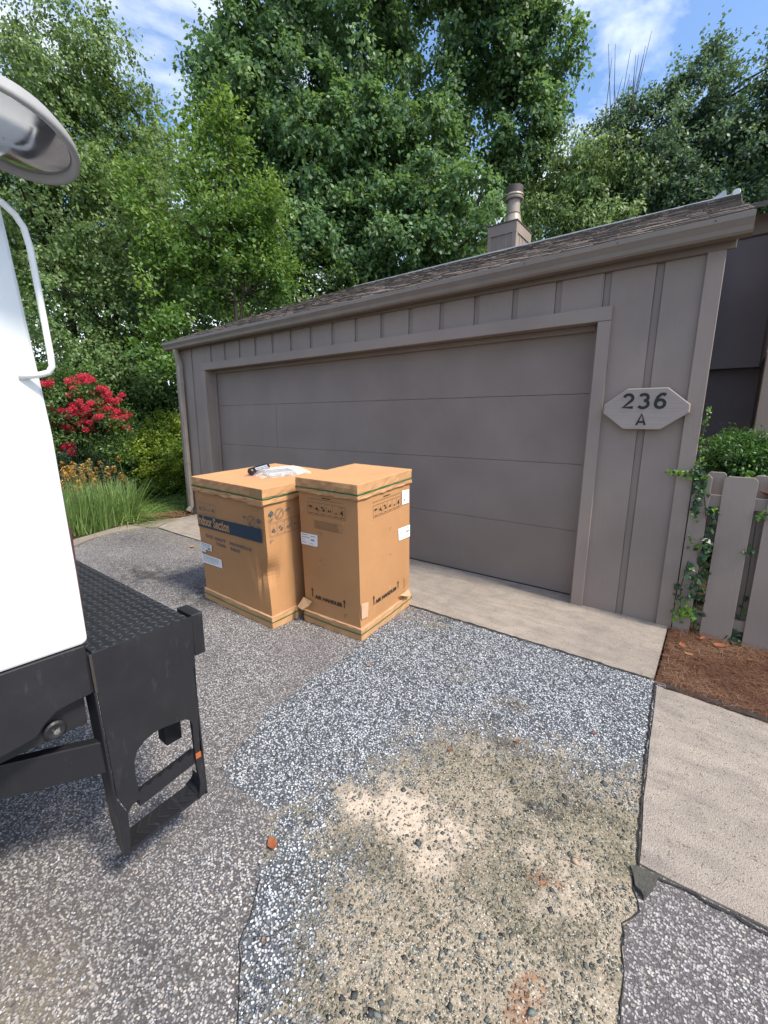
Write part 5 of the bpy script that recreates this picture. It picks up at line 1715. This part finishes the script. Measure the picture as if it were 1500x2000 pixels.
# woodland far behind
back = [(-17.3, 3.3, 4.5, 5.5, 4.5), (-14.7, 8.9, 5.5, 5.5, 5.5), (-10.8, 13.7, 7.5, 5.0, 4.5), (-15.6, 7.3, 9.8, 4.2, 3.1), (-6.5, 17.5, 8.5, 5.0, 5.5), (-1.5, 18.9, 8.5, 4.8, 3.6), (3.2, 20.2, 8.5, 4.4, 3.4), (8.0, 20.4, 8.5, 4.5, 3.5), (-18, -2.5, 5, 4.5, 4.5)]
rng = np.random.default_rng(30)
V, F, T, _ = crown(back, .62, 1.15, .30, .21, rng, .3, 14, 8, .25, .22)
LEAFCOUNT[0] += len(F)
o = link('woodland', raw_mesh('woodland', V, F, L_under, {'tone': T}))
o['kind'] = 'stuff'
# low dark hedge mass beneath the trees
V, F, T, _ = crown([(-6.4, -1.2, .8, 1.6, .9), (-7.2, .6, 1.0, 1.8, 1.1), (-6.6, 2.6, 1.0, 1.7, 1.1), (-5.6, 4.6, 1.2, 1.6, 1.2), (-3.6, 6.6, 2.0, 2.2, 2.1), (-1.6, 7.5, 1.8, 1.8, 1.9)], 1.1, .5, .11, .075, rng, .3, 13, 8, .3, .2)
LEAFCOUNT[0] += len(F)
o = link('undergrowth', raw_mesh('undergrowth', V, F, L_under, {'tone': T}))
o['kind'] = 'stuff'

# shrubs left of the garage
def shrub(name, label, cat, base, lobes, mat, seed, clump_r=.16, leafL=.045, leafW=.028, density=1.3, droop=.1, pc=10, ps=7, keep=None, group=None):
    rng = np.random.default_rng(seed)
    root = thing(name, label, cat, base, group=group)
    V, F, T, CC = crown(lobes, density, clump_r, leafL, leafW, rng, droop, pc, ps, .35, .22, keep)
    LEAFCOUNT[0] += len(F)
    link('foliage', raw_mesh('foliage', V - np.array(base), F, mat, {'tone': T}), root)
    mb = MB()
    rr = random.Random(seed)
    for i in range(min(22, len(CC))):
        c = Vector(CC[rr.randrange(len(CC))]) - Vector(base)
        mb.tube([(rr.uniform(-.05, .05), rr.uniform(-.05, .05), 0), c * .5 + Vector((0, 0, c.z * .1)), c], 0, 5, cap=False, rads=[.012, .008, .003])
    mb.obj('stem', M_bark, root)
    return root, CC
shrub('yellow_green_shrub', 'sunlit yellow-green shrub against the left end of the garage', 'shrub', (-3.0, .7, -.01), [(-2.9, .45, .55, .5, .6), (-3.3, .1, .85, .45, .5), (-2.75, 1.15, .5, .45, .5), (-3.1, .9, 1.0, .55, .55), (-2.65, 1.9, .6, .5, .6)], L_yellow, 41, .17, .05, .034)
shrub('dark_shrub', 'dark green shrub behind the torch lilies below the birch', 'shrub', (-3.3, -.6, -.01), [(-3.3, -.6, .6, .55, .6), (-3.7, -.3, .9, .55, .65), (-3.1, -.25, .45, .4, .45)], L_under, 42, .18, .055, .035)
shrub('blue_green_shrub', 'low blue-green shrub under the red blossom beside the truck', 'shrub', (-2.0, -1.35, -.03), [(-2.0, -1.35, .50, .42, .5), (-1.85, -1.0, .42, .3, .42), (-2.3, -1.7, .55, .45, .5)], L_shrubblue, 43, .14, .04, .02)
# crape myrtle
cm = [(-2.05, -1.15, 1.55, .45, .45), (-1.9, -.8, 1.35, .35, .35), (-2.1, -1.4, 1.2, .4, .4), (-2.3, -1.0, 1.9, .4, .35), (-2.2, -1.7, 1.7, .4, .5)]
cmr, _ = shrub('crape_myrtle', 'crape myrtle covered in red blossom panicles beside the white truck', 'small tree', (-2.1, -1.2, -.03), cm, L_under, 44, .16, .055, .03, 1.1)
red = [(-1.8, -1.0, 2.02, .17, .07), (-1.9, -1.1, 1.86, .2, .09), (-1.8, -.8, 1.86, .15, .07), (-1.7, -.72, 1.74, .16, .08), (-1.8, -1.0, 1.64, .26, .1), (-1.9, -1.3, 1.56, .13, .09), (-1.9, -1.2, 1.44, .16, .09), (-1.8, -1.0, 1.40, .24, .1), (-1.7, -.6, 1.52, .14, .08), (-1.7, -.7, 1.38, .18, .09), (-2.0, -1.4, 1.5, .13, .1), (-1.9, -1.3, 1.3, .11, .09), (-1.8, -.9, 1.28, .2, .08), (-2.0, -1.5, 1.9, .1, .1), (-1.9, -1.3, 1.04, .07, .05), (-1.9, -1.3, .92, .1, .06), (-1.7, -.6, 1.29, .09, .05), (-1.85, -1.05, 1.54, .2, .08), (-1.75, -.85, 1.46, .2, .1)]
rng = np.random.default_rng(45)
for (x, y, z, rw, rz) in red:
    n = int(24000 * rw * (rz + .06))
    # conical panicle made of small crinkled petals
    K = max(4, int(rw * 60))
    cc = np.array([x, y, z]) + rng.normal(0, .55, (K, 3)) * np.array([rw, rw, rz])
    c_ = cc[rng.integers(0, K, n * 3)]
    P = c_ + unit(rng.normal(size=c_.shape)) * rng.uniform(.3, 1, (len(c_), 1)) ** .5 * np.array([.052, .052, .040])
    D_ = unit(rng.normal(size=P.shape)); N_2 = unit(rng.normal(size=P.shape))
    V, F = leaf_geo(P, D_, N_2, rng.uniform(.010, .020, len(P)), rng.uniform(.009, .017, len(P)))
    V = V - np.array((-2.1, -1.2, -.03))
    link('blossom', raw_mesh('blossom', V, F, L_red, {'tone': np.clip(rng.normal(.5, .25, len(F)), 0, 1)}), cmr)

# torch lilies along the curb
rng = np.random.default_rng(50)
tl = thing('torch_lily_clump', 'tall clump of strappy leaves with orange-yellow torch flowers along the curb', 'flowers', (-.8, -1.5, -.03))
TLO = np.array((-.8, -1.5, -.03))
Pl = np.array([(-.30, -2.05), (-.42, -1.85), (-.46, -1.6), (-.60, -1.3), (-.72, -1.02), (-1.15, -.75), (-1.6, -1.2), (-1.3, -1.9), (-.9, -2.5), (-.4, -2.5), (-.1, -2.3)])
xx = rng.uniform(-1.6, -.1, 9000); yy = rng.uniform(-2.5, -.7, 9000)
k = inside(xx, yy, Pl)
xx, yy = xx[k][:3600], yy[k][:3600]
# clumped crowns
n = len(xx)
th = rng.uniform(0, 6.28, n); el = np.clip(rng.normal(1.32, .14, n), .85, 1.54)
hx_ = np.where(yy > -1.15, .25, 0)
d_ = unit(np.stack([np.cos(th) * np.cos(el) + hx_ * .3, np.sin(th) * np.cos(el) + hx_ * .6, np.sin(el)], 1))
Lb = rng.uniform(.42, .80, n)
base_ = np.stack([xx, yy, np.full(n, -.03)], 1) - TLO
blades('leaves', base_, d_, Lb, np.full(n, .014), np.clip(rng.normal(.5, .25, n), 0, 1), L_blade, .18, 5, tl)
# long arching outer blades
n = 110
xx = rng.uniform(-.95, -.55, n); yy = rng.uniform(-1.25, -.85, n)
th = rng.normal(1.0, .7, n); el = rng.uniform(.35, 1.1, n)
d_ = np.stack([np.cos(th) * np.cos(el), np.sin(th) * np.cos(el), np.sin(el)], 1)
blades('arching_leaves', np.stack([xx, yy, np.full(n, -.03)], 1) - TLO, d_, rng.uniform(.5, .85, n), np.full(n, .013), np.clip(rng.normal(.6, .2, n), 0, 1), L_blade, .5, 7, tl)
fm = []
for s in range(3):
    r = np.random.default_rng(60 + s)
    n = 70
    t = r.uniform(0, 1, n)
    a = r.uniform(0, 6.28, n)
    rad = .021 * np.sin(np.pi * (t * .8 + .12))
    P = np.stack([np.cos(a) * rad, np.sin(a) * rad, t * .085], 1)
    D_ = unit(np.stack([np.cos(a), np.sin(a), -.6 + t * 1.6], 1))
    N_2 = unit(np.stack([np.cos(a) * .3, np.sin(a) * .3, np.ones(n)], 1))
    V, F = leaf_geo(P, D_, N_2, np.full(n, .022), np.full(n, .009))
    fm.append(raw_mesh('bloom', V, F, L_flower, {'tone': np.clip(t + r.normal(0, .15, n), 0, 1)}))
sm_ = MB().tube([(0, 0, -.62), (.004, 0, -.3), (0, 0, .03)], .004, 5).mesh('stalk', M_stem)
rr = random.Random(9)
for i in range(64):
    while True:
        x, y = rr.uniform(-1.5, -.2), rr.uniform(-2.3, -.8)
        if inside(np.array([x]), np.array([y]), Pl)[0]:
            break
    zt = rr.uniform(.50, .80)
    o = link('flower_spike', fm[i % 3], tl)
    o.location = Vector((x, y, zt)) - Vector(TLO)
    s = rr.uniform(.75, 1.15)
    o.scale = (s, s, s)
    o.rotation_euler = (rr.uniform(-.15, .15), rr.uniform(-.15, .15), rr.uniform(0, 6))
    q = link('stalk', sm_, o)

# shrub behind the fence and ivy
shrub('clipped_shrub', 'rounded leafy green shrub showing over the fence by the dark wall', 'shrub', (5.86, .55, -.02), [(5.80, .42, 1.12, .17, .17), (5.98, .50, 1.10, .17, .17), (5.86, .62, 1.15, .18, .17), (5.88, .5, .7, .25, .5), (6.12, .6, 1.1, .12, .22)], leaf_mat('glossy_shrub_leaf', (.02, .05, .012), (.045, .12, .025), (.10, .22, .045), .3), 46, .075, .030, .012, 1.5, .0, 10, 7)
def ivy_leaf_mesh(seed, mat):
    r = random.Random(seed)
    ang = [-90, -60, -35, -5, 25, 50, 90, 130, 155, 185, 215, 240]
    rad = [.12, .55, .42, .80, .50, .62, 1.05, .62, .50, .80, .42, .55]
    v = [(0, 0, .03)]
    for a, q in zip(ang, rad):
        q *= r.uniform(.9, 1.1)
        v.append((q * math.cos(R(a)) * .5, q * math.sin(R(a)) * .5 + .05, -.05 * q * q + r.uniform(-.02, .02)))
    f = [(0, i, i % 12 + 1) for i in range(1, 13)]
    me = bpy.data.meshes.new('leaf')
    me.from_pydata(v, [], f)
    at = me.attributes.new('tone', 'FLOAT', 'FACE')
    t = r.uniform(.2, .9)
    at.data.foreach_set('value', [min(1, max(0, t + r.uniform(-.1, .1))) for _ in f])
    me.materials.append(mat)
    return me
ivd = [ivy_leaf_mesh(i, L_ivy) for i in range(6)]
ivb = [ivy_leaf_mesh(i + 20, L_ivyb) for i in range(5)]
def ivy(name, label, paths, spec, seed):
    """spec: (x, y, z, spread_x, spread_z, n, size, young)"""
    rr = random.Random(seed)
    b = Vector(paths[0][0])
    root = thing(name, label, 'ivy', b)
    for p in paths:
        MB().tube([Vector(q) - b for q in p], .0028, 5).obj('stem', M_bark, root)
    for (x, y, z, sx_, sz_, n, sz, yg) in spec:
        for _ in range(int(n * 1.6)):
            o = link('leaf', rr.choice(ivb if rr.random() < yg else ivd), root)
            o.location = Vector((x + rr.gauss(0, sx_), y - abs(rr.gauss(0, .015)), z + rr.gauss(0, sz_))) - b
            s = sz * rr.uniform(.65, 1.2)
            o.scale = (s, s, s)
            o.rotation_euler = Euler((R(90 + rr.gauss(-12, 24)), rr.gauss(0, .35), rr.gauss(0, .5)), 'XYZ')
            o.rotation_euler.rotate_axis('Z', R(180 + rr.gauss(0, 45)))
FYf = -.185
ivy('ivy', 'ivy climbing the gap between the garage corner and the first fence pickets', [
    [(5.745, -.16, -.04), (5.735, -.165, .3), (5.75, -.165, .6), (5.70, -.18, .9), (5.66, -.19, 1.06)],
    [(5.66, -.19, 1.06), (5.63, -.17, 1.2), (5.636, -.16, 1.4), (5.640, -.15, 1.5)],
    [(5.66, -.19, 1.06), (5.58, -.20, 1.09), (5.49, -.205, 1.075)],
    [(5.66, -.195, .5), (5.64, -.20, .3), (5.66, -.20, .12)]],
    [(5.535, -.200, 1.082, .028, .008, 26, .028, .75), (5.61, -.200, 1.075, .030, .018, 30, .034, .45), (5.665, -.195, 1.02, .020, .05, 26, .045, .1), (5.665, -.195, .90, .018, .05, 16, .050, .05),
     (5.636, -.150, 1.16, .010, .06, 14, .034, .75), (5.638, -.150, 1.32, .008, .06, 12, .030, .6), (5.645, -.145, 1.46, .008, .03, 10, .026, .8),
     (5.66, -.195, .80, .014, .02, 6, .04, .15), (5.745, -.165, .84, .018, .03, 8, .05, .05), (5.75, -.155, .72, .016, .05, 12, .045, 0), (5.735, -.185, .60, .028, .035, 12, .075, .05), (5.66, -.195, .63, .01, .02, 4, .04, .3),
     (5.745, -.165, .45, .018, .05, 12, .055, .0), (5.685, -.195, .40, .03, .04, 12, .06, .1), (5.735, -.17, .33, .02, .05, 10, .055, 0), (5.67, -.195, .26, .03, .04, 14, .045, .4), (5.70, -.195, .16, .032, .025, 18, .045, .85), (5.65, -.2, .12, .02, .03, 10, .035, .6), (5.75, -.16, .15, .02, .05, 8, .05, .0)], 61)
ivy('ivy', 'ivy sprigs poking through the gap right of the second wide picket', [[(5.97, -.15, -.05), (5.975, -.15, .4), (5.965, -.155, .85)], [(5.97, -.15, .85), (6.03, -.19, .86), (6.06, -.20, .85)]],
    [(6.005, -.195, .86, .035, .018, 26, .032, .6), (5.965, -.175, .62, .018, .02, 8, .036, .2), (5.955, -.14, .22, .015, .03, 6, .045, .1), (5.955, -.16, .03, .03, .03, 10, .075, 0)], 62)
ivy('ivy', 'curled yellow ivy tuft on top of the fence before the clipped shrub', [[(5.86, -.12, 1.0), (5.88, -.13, 1.06), (5.90, -.13, 1.11)]],
    [(5.885, -.125, 1.115, .03, .018, 14, .030, .7), (6.02, .10, 1.25, .02, .05, 8, .022, .9)], 63)

# fallen leaves
def dead_leaf_mesh(seed):
    r = random.Random(seed)
    mb = MB()
    n = 7
    V = []
    for i in range(n + 1):
        t = i / n
        w = .30 * math.sin(math.pi * min(1, t * .93 + .04)) ** .8 * r.uniform(.85, 1.1)
        zc = .22 * (t - .5) ** 2
        V += [(-w, t - .5, zc + .12 * w + r.uniform(0, .04)), (0, t - .5, zc), (w, t - .5, zc + .12 * w + r.uniform(0, .05))]
    for i in range(n):
        k = 3 * i
        mb.f += [(k, k + 1, k + 4, k + 3), (k + 1, k + 2, k + 5, k + 4)]
    mb.v = V
    return mb
def dead_mat(name, c):
    return plain(name, c, .7, .3, 0, .45, 40, .3)
DM = [dead_mat('rust_leaf', (.34, .11, .045)), dead_mat('brown_leaf', (.20, .09, .05)), dead_mat('tan_leaf', (.42, .22, .11))]
fallen = [((4.62, -2.82), .058, 0, 60, 'largest rusty curled dry leaf lying on the edge of the gravel patch'),
    ((4.92, -2.05), .024, 0, 20, 'small orange leaf on the upper edge of the brown silt'),
    ((5.43, -1.57), .030, 1, 80, 'dark reddish-brown leaf on pale gravel near the walkway edge'),
    ((5.15, -1.82), .026, 0, 130, 'small orange leaf where gravel turns to silt, right of centre'),
    ((4.21, -1.77), .030, 2, 10, 'faded pink-brown leaf on the gravel just below the tall carton'),
    ((5.46, -1.30), .020, 1, 40, 'tiny brown leaf on gravel nearest the apron corner'),
    ((5.89, -.32), .07, 0, 100, 'curled orange leaf at the foot of the wide picket'),
    ((5.70, -.46), .06, 0, 15, 'rust leaf on the pine straw near the apron corner'),
    ((5.74, -.56), .05, 2, 70, 'pale tan leaf on pine straw in front of the garage corner'),
    ((5.80, -.27), .05, 0, 150, 'orange leaf between the first two pickets on pine straw'),
    ((6.04, -.42), .05, 1, 30, 'brown leaf on pine straw at the right picture edge'),
    ((1.12, -1.16), .07, 2, 50, 'tan leaf on dark asphalt left of the cartons'),
    ((1.75, -1.10), .06, 2, 110, 'second tan leaf on asphalt, nearer the wide carton'),
    ((4.83, -3.02), .016, 2, 30, 'tiny orange leaf on asphalt left of the crack near the bottom')]
for i, ((x, y), s, mi, a, lab) in enumerate(fallen):
    me = dead_leaf_mesh(i).mesh('fallen_leaf', DM[mi])
    o = link('fallen_leaf', me)
    zz = gz(x, y) + (.022 if x > 5.62 and y > -1 else .012)
    o.location = (x, y, zz)
    o.scale = (s, s, s * 1.3)
    o.rotation_euler = (random.uniform(-.2, .2), random.uniform(-.2, .2), R(a))
    tag(o, lab, 'leaf', 'dry leaves fallen on the ground')
o = link('fallen_leaf', dead_leaf_mesh(77).mesh('fallen_leaf', DM[0]))
o.location = (6.005, -.12, .962); o.scale = (.11, .11, .16); o.rotation_euler = (.3, .2, 1.4)
tag(o, 'big curled rust-coloured leaf caught on the fence top rail', 'leaf', 'dry leaves fallen on the ground')
print('LEAVES', LEAFCOUNT[0])
